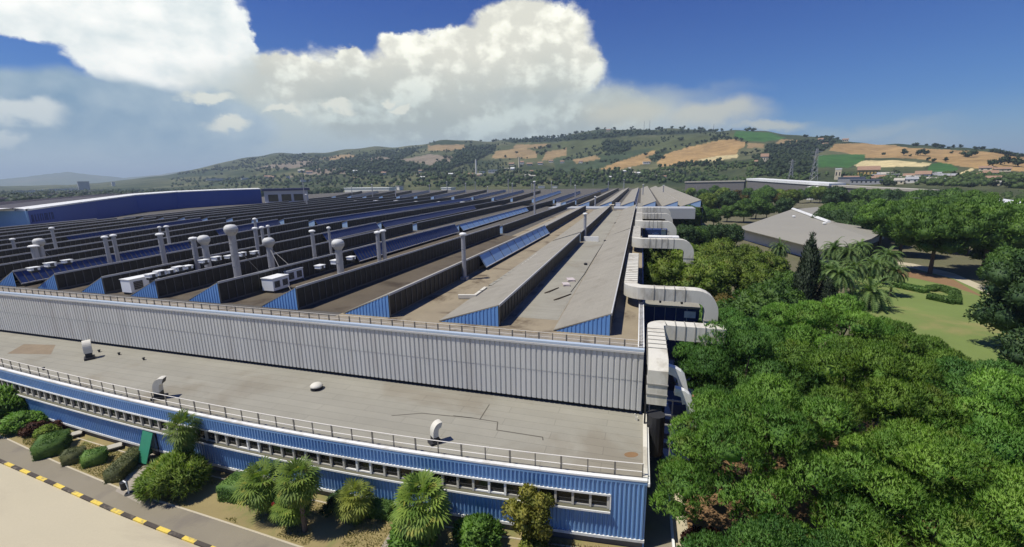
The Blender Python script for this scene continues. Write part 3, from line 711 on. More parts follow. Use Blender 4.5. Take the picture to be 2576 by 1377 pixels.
for i in range(3, 17):        # third row, up to the far edge
    if i not in FAR: continue
    x0, y0 = FAR[i]; x1 = x0*1.0-(i-3)*7.; y1 = min(520, y0*1.62)
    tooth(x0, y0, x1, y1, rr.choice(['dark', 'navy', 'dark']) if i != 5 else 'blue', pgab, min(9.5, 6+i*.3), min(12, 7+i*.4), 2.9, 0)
for i in range(3, 17):
    a0, a1 = XF[i], XF[i-1]; m0, m1 = MID[i], MID[i-1]
    if i-1 == 2: a1, m1 = -27.5, (-25.6, 119.5)
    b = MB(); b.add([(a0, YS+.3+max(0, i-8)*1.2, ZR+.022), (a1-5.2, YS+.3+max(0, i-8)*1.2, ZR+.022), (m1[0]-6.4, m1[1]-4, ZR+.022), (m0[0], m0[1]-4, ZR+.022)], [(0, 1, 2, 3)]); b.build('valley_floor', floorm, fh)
# the strip of white cross roof and the hall beyond it
b = MB(); b.box(-46, 25, 223, 238, 7, ZR+.55); b.build('cross_roof', mat('cross_roof_grey', (.36, .37, .37), .7, .1, .1, 2), fh)
b = MB(); b.add([(30, 238, ZR), (30, 640, ZR), (-420, 640, ZR), (-420, 400.5, ZR), (.75, 238.2, ZR)], [(0, 1, 2, 3, 4)]); b.build('far_roof_deck', fardeck, fh)
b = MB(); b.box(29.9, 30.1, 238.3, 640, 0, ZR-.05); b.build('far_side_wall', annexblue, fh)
for k, xr in enumerate((29.5, 18.5, 7.5, -3.5, -15, -27, -40)):
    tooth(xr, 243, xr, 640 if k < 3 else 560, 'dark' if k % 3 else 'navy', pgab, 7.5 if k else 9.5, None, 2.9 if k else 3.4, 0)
railing('parapet_railing', 'short-posted railing behind the pale coping on top of the grey ribbed wall', [(.5, YG+1.1, ZR+.05), (-110, YG+1.1, ZR+.05)], .95, 1.35, rails=(1., .55), m=railm, mp=postm, thick=.02)
# ------------------------------------------------------------------ things standing on the hall roof
capw = mat('cap_offwhite', (.60, .60, .56), .6, .12, 1.2, 6, stain=(.36, .33, .28), stain_amt=.6, stain_scale=1.1)
def stack(px, py, tpx, tpy, r, label, kind=0, group='exhaust stacks rising between the saw-tooth roof lights'):
    p = P(px, py, ZR+.02); zt = zat(tpx, tpy, p.x, p.y); h = max(2.2, zt-p.z)
    q = P(tpx, tpy, zt)
    tg = thing('exhaust_stack', label, 'exhaust stack', tuple(p), group)
    b = MB(); hs = h-(1.5*r*2 if kind else .5)
    b.tube([p, p+Vector((0, 0, hs))], [r, r*.97], 12)
    z = 1.6
    while z < hs: b.tube([p+Vector((0, 0, z)), p+Vector((0, 0, z+.07))], r*1.07, 12); z += 1.7
    b.build('pipe', galv, tg, smooth=False)
    b = MB(); b.box(p.x-r*1.5, p.x+r*1.5, p.y-r*1.5, p.y+r*1.5, p.z, p.z+.5); b.build('base', galv, tg)
    c = p+Vector((0, 0, hs)); b = MB()
    if kind: # big mushroom head
        b.lathe(c, [(r, -.1), (r*1.1, 0), (r*1.75, r*.9), (r*1.85, r*1.5), (r*1.7, r*1.55)], 18)
        b.build('throat', galv, tg)
        b = MB(); b.lathe(c, [(r*1.75, r*1.5), (r*1.85, r*1.75), (r*1.62, r*2.4), (r*1.1, r*2.85), (r*.3, r*3.0)], 18); b.build('cap', capw, tg, smooth=True)
    else:
        b.lathe(c, [(r*.5, -.05), (r*.5, .18)], 8); b.build('throat', galv, tg)
        b = MB(); b.lathe(c, [(r*1.6, .14), (r*1.65, .34), (r*1.2, .48), (r*.2, .56)], 12); b.build('cap', white, tg)
    return tg, p, h
ST = [
 (41, 641, 34, 600, .32, 0, 'thin flue with a white cap at the far left edge of the roof'),
 (98, 674, 93, 617, .52, 0, 'stout grey flue, left one of the pair standing behind the leftmost saw-tooth gables'),
 (113, 671, 106, 600, .50, 1, 'stout flue with a round white head, right one of the pair behind the leftmost gables'),
 (147, 647, 138, 572, .30, 0, 'slim flue standing alone in front of the blue hall near its pale end wall'),
 (281, 680, 268, 594, .33, 0, 'slim white-capped flue, left one of a close pair before the middle of the blue hall'),
 (302, 675, 290, 590, .33, 0, 'slim white-capped flue, right one of a close pair before the middle of the blue hall'),
 (418, 677, 408, 587, .42, 0, 'grey white-capped flue, nearer of two beside each other right of the close pair'),
 (431, 638, 421, 568, .33, 0, 'slim flue, farther of two beside each other right of the close pair'),
 (412, 632, 401, 570, .25, 0, 'thinnest flue half hidden behind the nearer grey flue'),
 (500, 686, 487, 597, .42, 0, 'dull grey flue with a flat white cap just left of a big mushroom head'),
 (528, 694, 520, 592, .52, 1, 'thick stack with a broad white mushroom head beside the dull grey flue'),
 (603, 722, 587, 565, .52, 1, 'tallest thick stack with a mushroom head, standing in front of a blue gable'),
 (652, 654, 642, 572, .33, 0, 'slim flue, left one of the trio behind the tallest mushroom stack'),
 (653, 640, 648, 549, .28, 0, 'slim flue reaching highest in the trio behind the tallest mushroom stack'),
 (668, 644, 659, 570, .33, 0, 'slim flue, right one of the trio behind the tallest mushroom stack'),
 (684, 646, 677, 567, .24, 0, 'very thin flue just above the mushroom stack by the white cabins'),
 (687, 693, 681, 598, .52, 1, 'thick mushroom-headed stack directly behind the two white roof cabins'),
 (794, 664, 787, 579, .36, 0, 'lone flue with a flat white cap right of the white roof cabins'),
 (835, 655, 827, 571, .24, 0, 'very thin flue beside the lone white-capped flue'),
 (860, 712, 857, 602, .52, 1, 'thick mushroom-headed stack farthest to the right of the big ones'),
 (956, 670, 945, 582, .36, 0, 'left one of two matching flues in the middle of the roof'),
 (970, 668, 962, 578, .36, 0, 'right one of two matching flues in the middle of the roof'),
 (1169, 704, 1160, 586, .34, 0, 'single flue rising at the near end of the tilted pale-blue glazing'),
 (1471, 600, 1471, 536, .38, 0, 'dark square-looking flue with a white cap between the two right-hand roof lights'),
]
for px_, py_, tx_, ty_, r_, k_, lb in ST: stack(px_, py_, tx_, ty_, r_, lb, k_)
FS = [(1345, 546, 1346, 456, .3), (1387, 486, 1389, 456, .3), (1279, 487, 1279, 451, .35), (1289, 486, 1286, 461, .4), (1196, 480, 1196, 458, .3), (1172, 489, 1172, 461, .4), (1569, 481, 1569, 452, .35),
      (1436, 470, 1436, 446, .3), (1492, 470, 1492, 451, .3), (1497, 521, 1497, 494, .3), (1447, 502, 1447, 466, .3), (1668, 492, 1668, 466, .35), (1617, 493, 1617, 464, .35), (773, 520, 773, 489, .35),
      (938, 499, 938, 464, .35), (996, 500, 996, 478, .3), (1081, 487, 1081, 465, .35), (1125, 481, 1125, 457, .5), (886, 492, 886, 470, .3), (1227, 492, 1227, 470, .3), (1338, 484, 1338, 462, .3), (1530, 476, 1530, 456, .35)]
FS.sort()
for k, (px_, py_, tx_, ty_, r_) in enumerate(FS):
    stack(px_, py_, tx_, ty_, r_*1.25, f'thin far-off flue on the distant roof rows, {nth(k)} from the left', 0, 'thin far flues on the distant roof rows')
# guy wires of the three near mushroom stacks
wire = mat('steel_wire', (.30, .29, .27), .5, .1)
def guy(a, za, bpx, label):
    p = P(*a, ZR); p.z = za; e = P(*bpx, ZR+.05); b = MB(); b.tube([p, e], .035, 5)
    tag(b.build('guy_wire', wire, at=tuple(e)), label, 'guy wire', 'guy wires of the mushroom stacks')
guy((687, 693), 16.3, (735, 738), 'guy wire running right from the mushroom stack behind the white cabins')
guy((687, 693), 16.3, (770, 706), 'guy wire running far right to the roof from the stack behind the white cabins')
guy((603, 722), 18.0, (668, 700), 'guy wire slanting right from the tallest mushroom stack')
guy((113, 671), 15.5, (150, 668), 'guy wire slanting right from the flue at the leftmost gables')

# packaged air-conditioning cabins (white boxes with dark fan openings)
acw = mat('cabin_white', (.74, .76, .78), .5, .06, .5, 5)
def cabin(px, py, L, Wd, H, label, fans=2, cat='air conditioner', zb=ZR+.02):
    p = P(px, py, zb); r = thing('air_conditioner', label, cat, tuple(p), 'white air-conditioning units on the roof')
    b = MB(); b.box(p.x-Wd, p.x, p.y, p.y+L, p.z+.35, p.z+H); b.build('casing', acw, r)
    b = MB(); b.box(p.x-Wd-.08, p.x+.08, p.y-.08, p.y+L+.08, p.z+H, p.z+H+.1); b.build('lid', white, r)
    b = MB(); b.box(p.x-Wd+.1, p.x-.1, p.y+.1, p.y+L-.1, p.z, p.z+.349); b.build('support', dark, r)
    for i in range(fans):
        y = p.y+L*(i+.5)/fans; s = min(L/fans*.62, H*.55)/2; zc = p.z+.35+(H-.35)*.5
        b = MB(); b.box(p.x+.002, p.x+.05, y-s, y+s, zc-s, zc+s); f = b.build('fan_opening', dark, r)
        b = MB()
        for k in range(5): b.box(p.x+.052, p.x+.07, y-s, y+s, zc-s+2*s*(k+.3)/5, zc-s+2*s*(k+.45)/5)
        b.build('grille', galv, f)
    return r
cabin(333, 743, 4.2, 1.9, 2.2, 'large white air-conditioning cabin with two dark openings between the third and fourth left gables', 2)
cabin(690, 739, 3.0, 2.0, 2.1, 'nearer of the two white cabins in front of a mushroom stack', 2)
cabin(725, 716, 3.4, 2.0, 2.0, 'farther of the two white cabins in front of a mushroom stack', 2)
k = 0
for (x0, y0, x1, y1, n, w_, side) in ((378, 706, 470, 684, 5, 2.0, 'behind the large left cabin'), (512, 668, 640, 645, 5, 2.0, 'in the row behind the tallest stack'), (80, 688, 165, 668, 3, 2.6, 'in the row on the leftmost ridge'), (806, 683, 885, 660, 3, 2.2, 'beside the thick stack on the right')):
    for i in range(n):
        f = i/(n-1); cabin(x0+(x1-x0)*f, y0+(y1-y0)*f, 1.1, .95, .75+.15*(i % 2), f'small white roof unit, {nth(i)} from the near end {side}', 1, zb=14.05); k += 1
for i, (px_, py_) in enumerate([(807, 513), (852, 513), (898, 513), (947, 512), (998, 512), (1050, 515), (1108, 516), (1166, 517), (1410, 521), (1432, 517), (1560, 521)]):
    cabin(px_, py_, 2.6, 2.4, 2.0, f'far white roof unit, {nth(i)} from the left in the row before the pale gables', 1)
# low white duct lying in a valley, sheet stacks, timber
def lowduct(name, pts, r_, label, m=cream, cat='duct', h=.5):
    q = [P(x, y, ZR+.35) for x, y in pts]; b = MB(); b.sweep(q, r_, h, (0, 0, 1) if False else (q[1]-q[0]).cross(Vector((0, 0, 1))), ring=2.2)
    tag(b.build(name, [m, seam], at=tuple(q[0])), label, cat)
lowduct('low_duct', [(1153, 746), (1195, 746), (1222, 726)], .45, 'white elbow-shaped duct lying in the valley between the second and third roof lights')
lowduct('low_duct', [(1233, 720), (1303, 676)], .5, 'straight pale duct lying beside the tilted pale-blue glazing, the nearer piece', m=felt, h=.3)
lowduct('low_duct', [(1315, 668), (1352, 640)], .6, 'straight pale duct lying beside the tilted pale-blue glazing, the farther piece', m=conc, h=.3)
for k, (px_, py_, s) in enumerate([(1425, 718, 1.0), (1436, 706, 1.1)]):
    p = P(px_, py_, ZR+.03); b = MB()
    for j in range(4): b.obox((p.x+rnd.uniform(-.1, .1), p.y), .2+j*.06, 1.0*s, 1.5*s, p.z+j*.07, p.z+j*.07+.065)
    tag(b.build('insulation_sheets', mat('pinkish_sheet', (.50, .44, .42), .8, .15), at=tuple(p)), ['nearer low pile of pinkish sheets on the flat strip beside the right-hand slope', 'farther low pile of pinkish sheets on the flat strip beside the right-hand slope'][k], 'sheet pile', 'sheet piles on the roof')
def timber(px_, py_, L, a, lb):
    p = P(px_, py_, ZR+.03); b = MB()
    for j in range(3): b.obox((p.x+j*.16, p.y+j*.3), a+.03*j, L, .13, p.z, p.z+.12)
    tag(b.build('timber_beam', bark, at=tuple(p)), lb, 'timber')
timber(1412, 750, 3.2, 1.1, 'dark timbers lying by the pinkish sheets on the roof strip'); timber(1385, 733, 3.0, 1.2, 'dark timbers on the roof strip left of the pinkish sheets')
b = MB()
for a, c in (((1425, 728), (1462, 662)), ((1462, 662), (1528, 596)), ((1493, 634), (1565, 555))):
    pass
pth = [P(x, y, ZR+.06) for x, y in ((1436, 735), (1470, 690), (1500, 640), (1522, 606), (1548, 566))]
b.tube(pth, .055, 6); tag(b.build('roof_cable', dark, at=tuple(pth[0])), 'dark cable running up the flat strip beside the right-hand slope', 'cable')
for k, (px_, py_) in enumerate([(1473, 667), (1522, 608), (1548, 563)]):
    p = P(px_, py_, ZR+.02); b = MB(); b.lathe(p, [(.3, 0), (.3, .25), (.36, .3), (.1, .42)], 10)
    tag(b.build('drain_cowl', dark, at=tuple(p)), f'small dark drain cowl on the flat roof strip, {nth(k)} from the near end', 'drain cowl', 'drain cowls on the roof strip')
p = P(1538, 530, ZR); b = MB(); b.box(p.x-1, p.x+1, p.y, p.y+3, ZR, ZR+2.6); b.box(p.x-1.2, p.x+1.2, p.y-.2, p.y+3.2, ZR+2.6, ZR+2.8)
tag(b.build('stair_head', wallcream, at=tuple(p)), 'pale stair-head box at the far end of the right-hand roof strip', 'stair head')
p = P(1487, 608, ZR); b = MB(); b.box(p.x-1.8, p.x+1.8, p.y, p.y+.5, ZR, ZR+1.2)
tag(b.build('gap_parapet', white, at=tuple(p)), 'white cross piece at the foot of the dark square flue', 'parapet')
# cable ladder along the right-hand eave
p0 = (.62, YG+.8); r = thing('cable_ladder', 'white ladder-like cable tray along the right-hand edge of the hall roof', 'cable tray', (*p0, ZR+.05))
b = MB()
for x in (.38, .86): b.box(x-.04, x+.04, YG+.6, 54, ZR+.45, ZR+.58)
b.build('rail', white, r)
b = MB()
for i in range(38): b.box(.42, .82, YG+.8+i*.4, YG+.86+i*.4, ZR+.47, ZR+.53)
b.build('rung', white, r)
b = MB()
for i in range(8): b.box(.56, .68, YG+1+i*2, YG+1.12+i*2, ZR+.02, ZR+.46)
b.build('support', galv, r)

# ------------------------------------------------------------------ the great cream air ducts on the right
def arcpts(c, r, a0, a1, n=7, ax='xy'):
    o = []
    for a in np.linspace(a0, a1, n):
        u, v = r*math.cos(a), r*math.sin(a)
        o.append((c[0]+u, c[1]+v, c[2]) if ax == 'xy' else (c[0]+u, c[1], c[2]+v))
    return o
ductm = [cream, seam]
# nearest: from the plant on the right, left to the wall, toward us, then down
r = thing('air_duct', 'nearest big cream air duct bending along the hall corner and dropping down its wall', 'air duct', (1.9, 38, 8), 'cream air ducts along the hall')
b = MB(); b.sweep([(8.2, 43.2, 12.2), (2.9, 43.2, 12.2)]+arcpts((2.9, 42.2, 12.2), 1.0, PI/2, PI, 6)+[(1.9, 35.2, 12.2)]+[(1.9, 34.3, 12.2), (1.9, 34.0, 11.9), (1.9, 34.0, 9.3)], 1.5, 1.45, (0, -1, 0), ring=1.05)
b.build('duct', ductm, r)
b = MB()
for y in (36, 40): b.box(1.15, 2.65, y, y+.2, 11.1, 11.35); b.box(1.1, 1.25, y, y+.2, 4, 11.1)
b.build('bracket', dark, r)
# second: the big elbow over the roof edge
def bigduct(name, label, y, xl, yend, z, xr, w=1.6, h=1.45, drop=6., back=True):
    r = thing(name, label, 'air duct', (xl, y, ZR), 'cream air ducts along the hall')
    path = []
    path += [(xr, y, z-drop), (xr, y, z-1.8)]+[(xr-1.8+1.8*math.cos(a), y, z-1.8+1.8*math.sin(a)) for a in np.linspace(.3, PI/2, 6)]
    if back:
        path += [(xl+1.6, y, z)]+[(xl+1.6-1.6*math.sin(a), y+1.6-1.6*math.cos(a), z) for a in np.linspace(.3, PI/2, 6)]+[(xl, yend, z)]
    else: path += [(xl, y, z)]
    b = MB(); b.sweep(path, w, h, (0, 1, 0), ring=1.2); b.build('duct', ductm, r)
    b = MB()
    for x in np.arange(xl+1, xr-1.5, 2.4): b.box(x, x+.22, y-w/2+.1, y+w/2-.1, z-h/2-.3, z-h/2-.01)
    b.build('bracket', dark, r); return r
bigduct('air_duct', 'big cream duct elbow over the roof edge, its rounded end turning down among trees', 53.2, -.75, 77, 13.35, 8.4)
bigduct('air_duct', 'cream duct elbow beyond the big one, curving down to the right above the tree tops', 94, -.6, 118, 13.5, 9.8, 1.7, 1.9)
bigduct('air_duct', 'cream duct portal standing tallest round a dark plant unit, with a white box before it', 121, -.3, 148, 14.6, 8.4, 1.9, 1.8, 8)
bigduct('air_duct', 'cream duct portal second behind the one round the plant unit', 150, -.3, 172, 14.4, 9.3, 1.9, 1.8, 8)
bigduct('air_duct', 'cream duct portal farthest along the hall before the white cross roof', 178, -.3, 208, 14.4, 10.3, 1.9, 1.8, 8)
# smaller bits of plant between
p = (4.6, 123.5); r = thing('plant_unit', 'dark plant unit with a round white fan inside the tall duct portal', 'plant unit', (*p, 6))
b = MB(); b.box(1.4, 7.2, 123, 127, 0, 13); b.build('casing', annexblue, r)
b = MB(); b.lathe((4.2, 122.6, 11.2), [(1.1, -.4), (1.2, .2), (.8, .8), (.2, 1.0)], 14); b.build('fan', white, r, smooth=True)
b = MB(); b.box(5.6, 6.8, 121.9, 122.9, 9.2, 13.2); b.build('hatch', white, r)
b = MB(); b.box(2.2, 9.4, 112.5, 116, 11.6, 12.4); tag(b.build('duct_cover', white, at=(5, 114, 11.6)), 'white flat duct cover before the tall duct portal', 'duct cover')
b = MB(); b.sweep([(2.7, 37.6, 10.6)]+[(2.7+1.4*math.sin(a), 37.6, 10.6+.9*(1-math.cos(a))*-1) for a in np.linspace(.2, PI/2, 5)]+[(4.6, 37.6, 7.6)], .7, .7, (0, 1, 0)); tag(b.build('branch_duct', [white, seam], at=(2.7, 37.6, 10.6)), 'small white curved branch duct tucked right of the nearest duct, upper one', 'duct', 'small branch ducts')
b = MB(); b.sweep([(3.4, 35.6, 9.6)]+[(3.4+1.2*math.sin(a), 35.6, 9.6-.9*(1-math.cos(a))) for a in np.linspace(.2, PI/2, 5)]+[(5.0, 35.6, 6.6)], .6, .6, (0, 1, 0)); tag(b.build('branch_duct', [white, seam], at=(3.4, 35.6, 9.6)), 'small white curved branch duct tucked right of the nearest duct, lower one', 'duct', 'small branch ducts')
an = thing('plant_annex', 'navy metal plant annex under the cream ducts on the right side of the hall', 'building', (5, 55, 0))
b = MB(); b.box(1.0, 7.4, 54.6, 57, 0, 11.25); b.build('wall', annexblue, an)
b = MB(); b.box(.95, 7.5, 54.5, 57.1, 11.25, 11.45); b.build('roof', felt, an)
for i in range(4):
    b = MB(); b.box(2.2+i*1.25, 2.28+i*1.25, 54.52, 54.6, 8.5, 11.2); b.build('cladding_post', galv, an)
b = MB(); b.box(5.7, 7.0, 54.5, 54.6, 10.1, 10.9); b.build('louvre', white, an)
r = thing('pipe_rack', 'dark pipe rack and tank in the shaded gap beside the hall corner', 'pipe rack', (3, 38, 0))
b = MB(); b.tube([(2.1, 36.2, 3.2), (2.1, 36.2, 6.9)], .75, 14); b.build('tank', dark, r)
b = MB()
for x in (1.6, 3.6, 5.2): b.box(x-.06, x+.06, 38.6, 38.72, 0, 7.2)
for z in (4.6, 5.6, 7.1): b.box(1.3, 5.6, 38.45, 38.57, z, z+.12)
b.build('frame', galv, r)
b = MB(); b.box(3.0, 5.5, 39.2, 42, 0, 6.4); b.build('cabinet', annexblue, r)
# low wall, path and soil right of the office wing
sheet('paved_path', [(3.55, 20), (4.75, 20), (4.6, 45), (3.5, 45)], .05, roadm)
sheet('service_yard', [(1.36, 14), (3.5, 14), (3.5, 54), (.95, 54), (.95, 38.1), (1.36, 38.1)], .012, asphalt)
b = MB(); b.box(3.38, 3.56, 14, 45, 0, .34); tag(b.build('kerb_wall', white, at=(3.5, 30, 0)), 'low whitewashed kerb wall along the pale path right of the office wing', 'wall')
sheet('bare_soil', [(4.7, 14), (36, 14), (34, 62), (4.6, 58)], .02, soil)

# ------------------------------------------------------------------ the deep-blue hall on the left
bh = thing('blue_hall', 'long deep-blue hall with a thin white roof edge and pale end wall', 'building', (-250, 150, 0))
HT = [19.6, 19.6, 20.0, 20.6, 21.9, 22.6, 22.9, 23.0]
hp = HALL[1:]; ht = HT[1:]
b = MB()
for (x, y), z in zip(hp, ht): b.v += [(x, y, ZR-.5), (x, y, z-.9)]
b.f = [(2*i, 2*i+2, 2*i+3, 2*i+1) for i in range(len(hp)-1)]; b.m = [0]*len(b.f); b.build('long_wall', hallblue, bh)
nrm = []
for i in range(len(hp)):
    a = Vector(hp[max(i-1, 0)]); c = Vector(hp[min(i+1, len(hp)-1)]); d = (c-a).normalized(); nrm.append(Vector((-d.y, d.x)))
b = MB()
for (x, y), z, nn_ in zip(hp, ht, nrm):
    f = Vector((x, y))-nn_*.3; k = Vector((x, y))+nn_*3.2; b.v += [(f.x, f.y, z-.9), (f.x, f.y, z-.35), (k.x, k.y, z+.2), (k.x, k.y, z-.9)]
n = len(hp); b.f = [(4*i+k, 4*i+4+k, 4*i+4+(k+1) % 4, 4*i+(k+1) % 4) for i in range(n-1) for k in range(4)]; b.m = [0]*len(b.f); b.build('roof_edge', white, bh)
b = MB()
for (x, y), z, nn_ in zip(hp, ht, nrm):
    f = Vector((x, y))+nn_*3.2; k = Vector((x, y))+nn_*34; b.v += [(f.x, f.y, z+.1), (k.x, k.y, z-1.5)]
b.f = [(2*i, 2*i+2, 2*i+3, 2*i+1) for i in range(n-1)]; b.m = [0]*len(b.f); b.build('roof', mat('dark_roof', (.07, .065, .07), .8, .2, .05, .5), bh)
e0 = Vector(HALL[1]); e1 = e0+(Vector((-44, -14)))
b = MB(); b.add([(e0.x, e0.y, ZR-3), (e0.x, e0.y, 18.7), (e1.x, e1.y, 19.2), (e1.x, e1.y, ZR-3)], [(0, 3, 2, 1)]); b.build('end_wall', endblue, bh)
d = (e1-e0).normalized(); q = Vector((d.y, -d.x))*.3
if q.y > 0: q = -q
b = MB(); b.add([(e0.x+q.x, e0.y+q.y, 18.7), (e0.x+q.x, e0.y+q.y, 19.35), (e1.x+q.x, e1.y+q.y, 19.9), (e1.x+q.x, e1.y+q.y, 19.2), (e0.x-q.x*6, e0.y-q.y*6, 19.6), (e1.x-q.x*6, e1.y-q.y*6, 20.1)], [(0, 3, 2, 1), (1, 2, 5, 4)]); b.build('end_roof_edge', white, bh)
b = MB(); b.obox((e0.x+q.x*.5-.3, e0.y+q.y*.5), 0, .8, .5, ZR-2, 18.7); b.build('corner_trim', endblue, bh)
# faint dark lettering, not legible in the photograph: a row of worn letter strokes
b = MB(); hv = Vector(hp[1])-Vector(hp[0]); hl = hv.length; hd = hv.normalized(); hn = Vector((hd.y, -hd.x))
if hn.x < 0: hn = -hn
def stroke(s, z0, w, z1):
    c = Vector(hp[0])+hd*s+hn*.06; b.obox(c, math.atan2(hd.y, hd.x), w, .06, z0, z1)
for s, g_ in ((2.2, '|'), (3.0, '|'), (4.6, '_'), (6.6, '|'), (8.2, 'r'), (9.8, '|'), (11.4, 'n'), (13.2, '|'), (14.8, 'r'), (16.6, 'n')):
    stroke(s, 14.6, .32, 17.2)
    if g_ in 'rn': stroke(s+.5, 16.85, .7, 17.2)
    if g_ == 'n': stroke(s+.95, 14.6, .3, 17.2)
    if g_ == '_': stroke(s+.5, 14.6, .8, 14.95)
b.build('worn_lettering', mat('faded_letter_paint', (.008, .018, .09), .6), bh)
# small blocks at the right end of the blue hall
r = thing('rooftop_block', 'grey block with dark window openings at the right end of the blue hall', 'building', (-284, 290, ZR))
c0 = P(668, 515, ZR); c1 = P(775, 511, ZR); hz_ = zat(668, 481, c0.x, c0.y)
d = (c1-c0).xy.normalized(); L = (c1-c0).xy.length; mid = (c0+c1)/2; a_ = math.atan2(d.y, d.x)
b = MB(); b.obox((mid.x, mid.y), a_, L, 14, ZR, hz_); b.build('wall', mat('grey_block_wall', (.36, .38, .44), .7, .1), r)
b = MB(); b.obox((mid.x, mid.y), a_, L+3, 16, hz_, hz_+1.6); b.build('roof', mat('block_roof_navy', (.05, .055, .12), .6, .1), r)
qn = Vector((d.y, -d.x)); qn = qn if qn.y < 0 else -qn
for k, s in enumerate((.08, .38, .66)):
    w_ = .22*L; c = Vector((c0.x, c0.y))+d*(L*(s+.11))+qn*7.05
    b = MB(); b.obox(c, a_, w_, .2, ZR+2.2+0*k, hz_-2.6); b.build('window', pane, r)
b = MB(); c = Vector((mid.x, mid.y))+qn*7.6; b.obox(c, a_, L, 1.2, ZR+.2, ZR+1.6); b.build('ledge', white, r)
# dark shed rows beyond the blue hall
for k, (xa, ya, xb, yb, z) in enumerate([(0, 497, 260, 478, 12), (0, 512, 330, 484, 14)]):
    a = P(xa-80, ya+6, z); c = P(xb, yb, z); b = MB(); d = (c-a).xy; L = d.length; ang = math.atan2(d.y, d.x); m2 = (a+c)/2
    r = thing('dark_shed', ['long low dark shed roof far behind the blue hall', 'long low dark shed roof just behind the blue hall'][k], 'shed', (m2.x, m2.y, 0), 'dark sheds behind the blue hall')
    b.obox((m2.x, m2.y), ang, L, 30, 0, z-2); b.build('wall', dark, r)
    b = MB()
    for j in range(-3, 4): b.obox((m2.x-math.sin(ang)*j*5, m2.y+math.cos(ang)*j*5), ang, L, 3.2, z-2, z-1+.6*(j % 2))
    b.build('roof', mat('purplish_roof', (.11, .09, .10), .8, .2, .05, .5), r)
# ------------------------------------------------------------------ foliage
pineA = leafmat('pine_needles', (.075, .19, .038), (.25, .42, .08), .42, .30, (.18, .22, .05))
pineC = leafmat('yellow_pine_needles', (.085, .19, .034), (.28, .43, .075), .42, .30, (.20, .235, .05))
pineD = leafmat('green_pine_needles', (.055, .16, .042), (.18, .34, .075), .40, .30)
pineB = leafmat('park_pine_needles', (.055, .13, .028), (.16, .27, .05), .34, .25)
oakD = leafmat('dark_oak_leaves', (.026, .062, .024), (.085, .145, .05), .28, .4)
leafY = leafmat('olive_leaves', (.080, .145, .026), (.25, .32, .065), .38, .3, (.17, .15, .04))
leafG = leafmat('broad_leaves', (.050, .115, .03), (.15, .25, .055), .36, .3)
leafB = leafmat('russet_leaves', (.075, .065, .018), (.165, .125, .035), .3, .4)
cypM = leafmat('cypress_leaves', (.010, .020, .010), (.032, .052, .024), .15, .8)
palmM = leafmat('palm_fronds', (.06, .12, .035), (.20, .28, .085), .32, .5)
fanM = leafmat('fan_palm_leaves', (.075, .14, .025), (.23, .31, .055), .34, .8, (.36, .33, .07))
yelM = leafmat('yellowing_leaves', (.13, .19, .03), (.34, .36, .07), .35, .9)
hedM = leafmat('hedge_leaves', (.06, .13, .03), (.16, .26, .06), .25, .9)
hedD = leafmat('grey_hedge_leaves', (.085, .10, .045), (.19, .20, .085), .25, .9)
redM = leafmat('dark_red_leaves', (.035, .012, .010), (.11, .045, .026), .2, .9)
farM = leafmat('far_tree_leaves', (.017, .033, .010), (.045, .072, .020), .2, .05)
farY = leafmat('far_bright_tree_leaves', (.036, .066, .014), (.085, .125, .030), .25, .05)

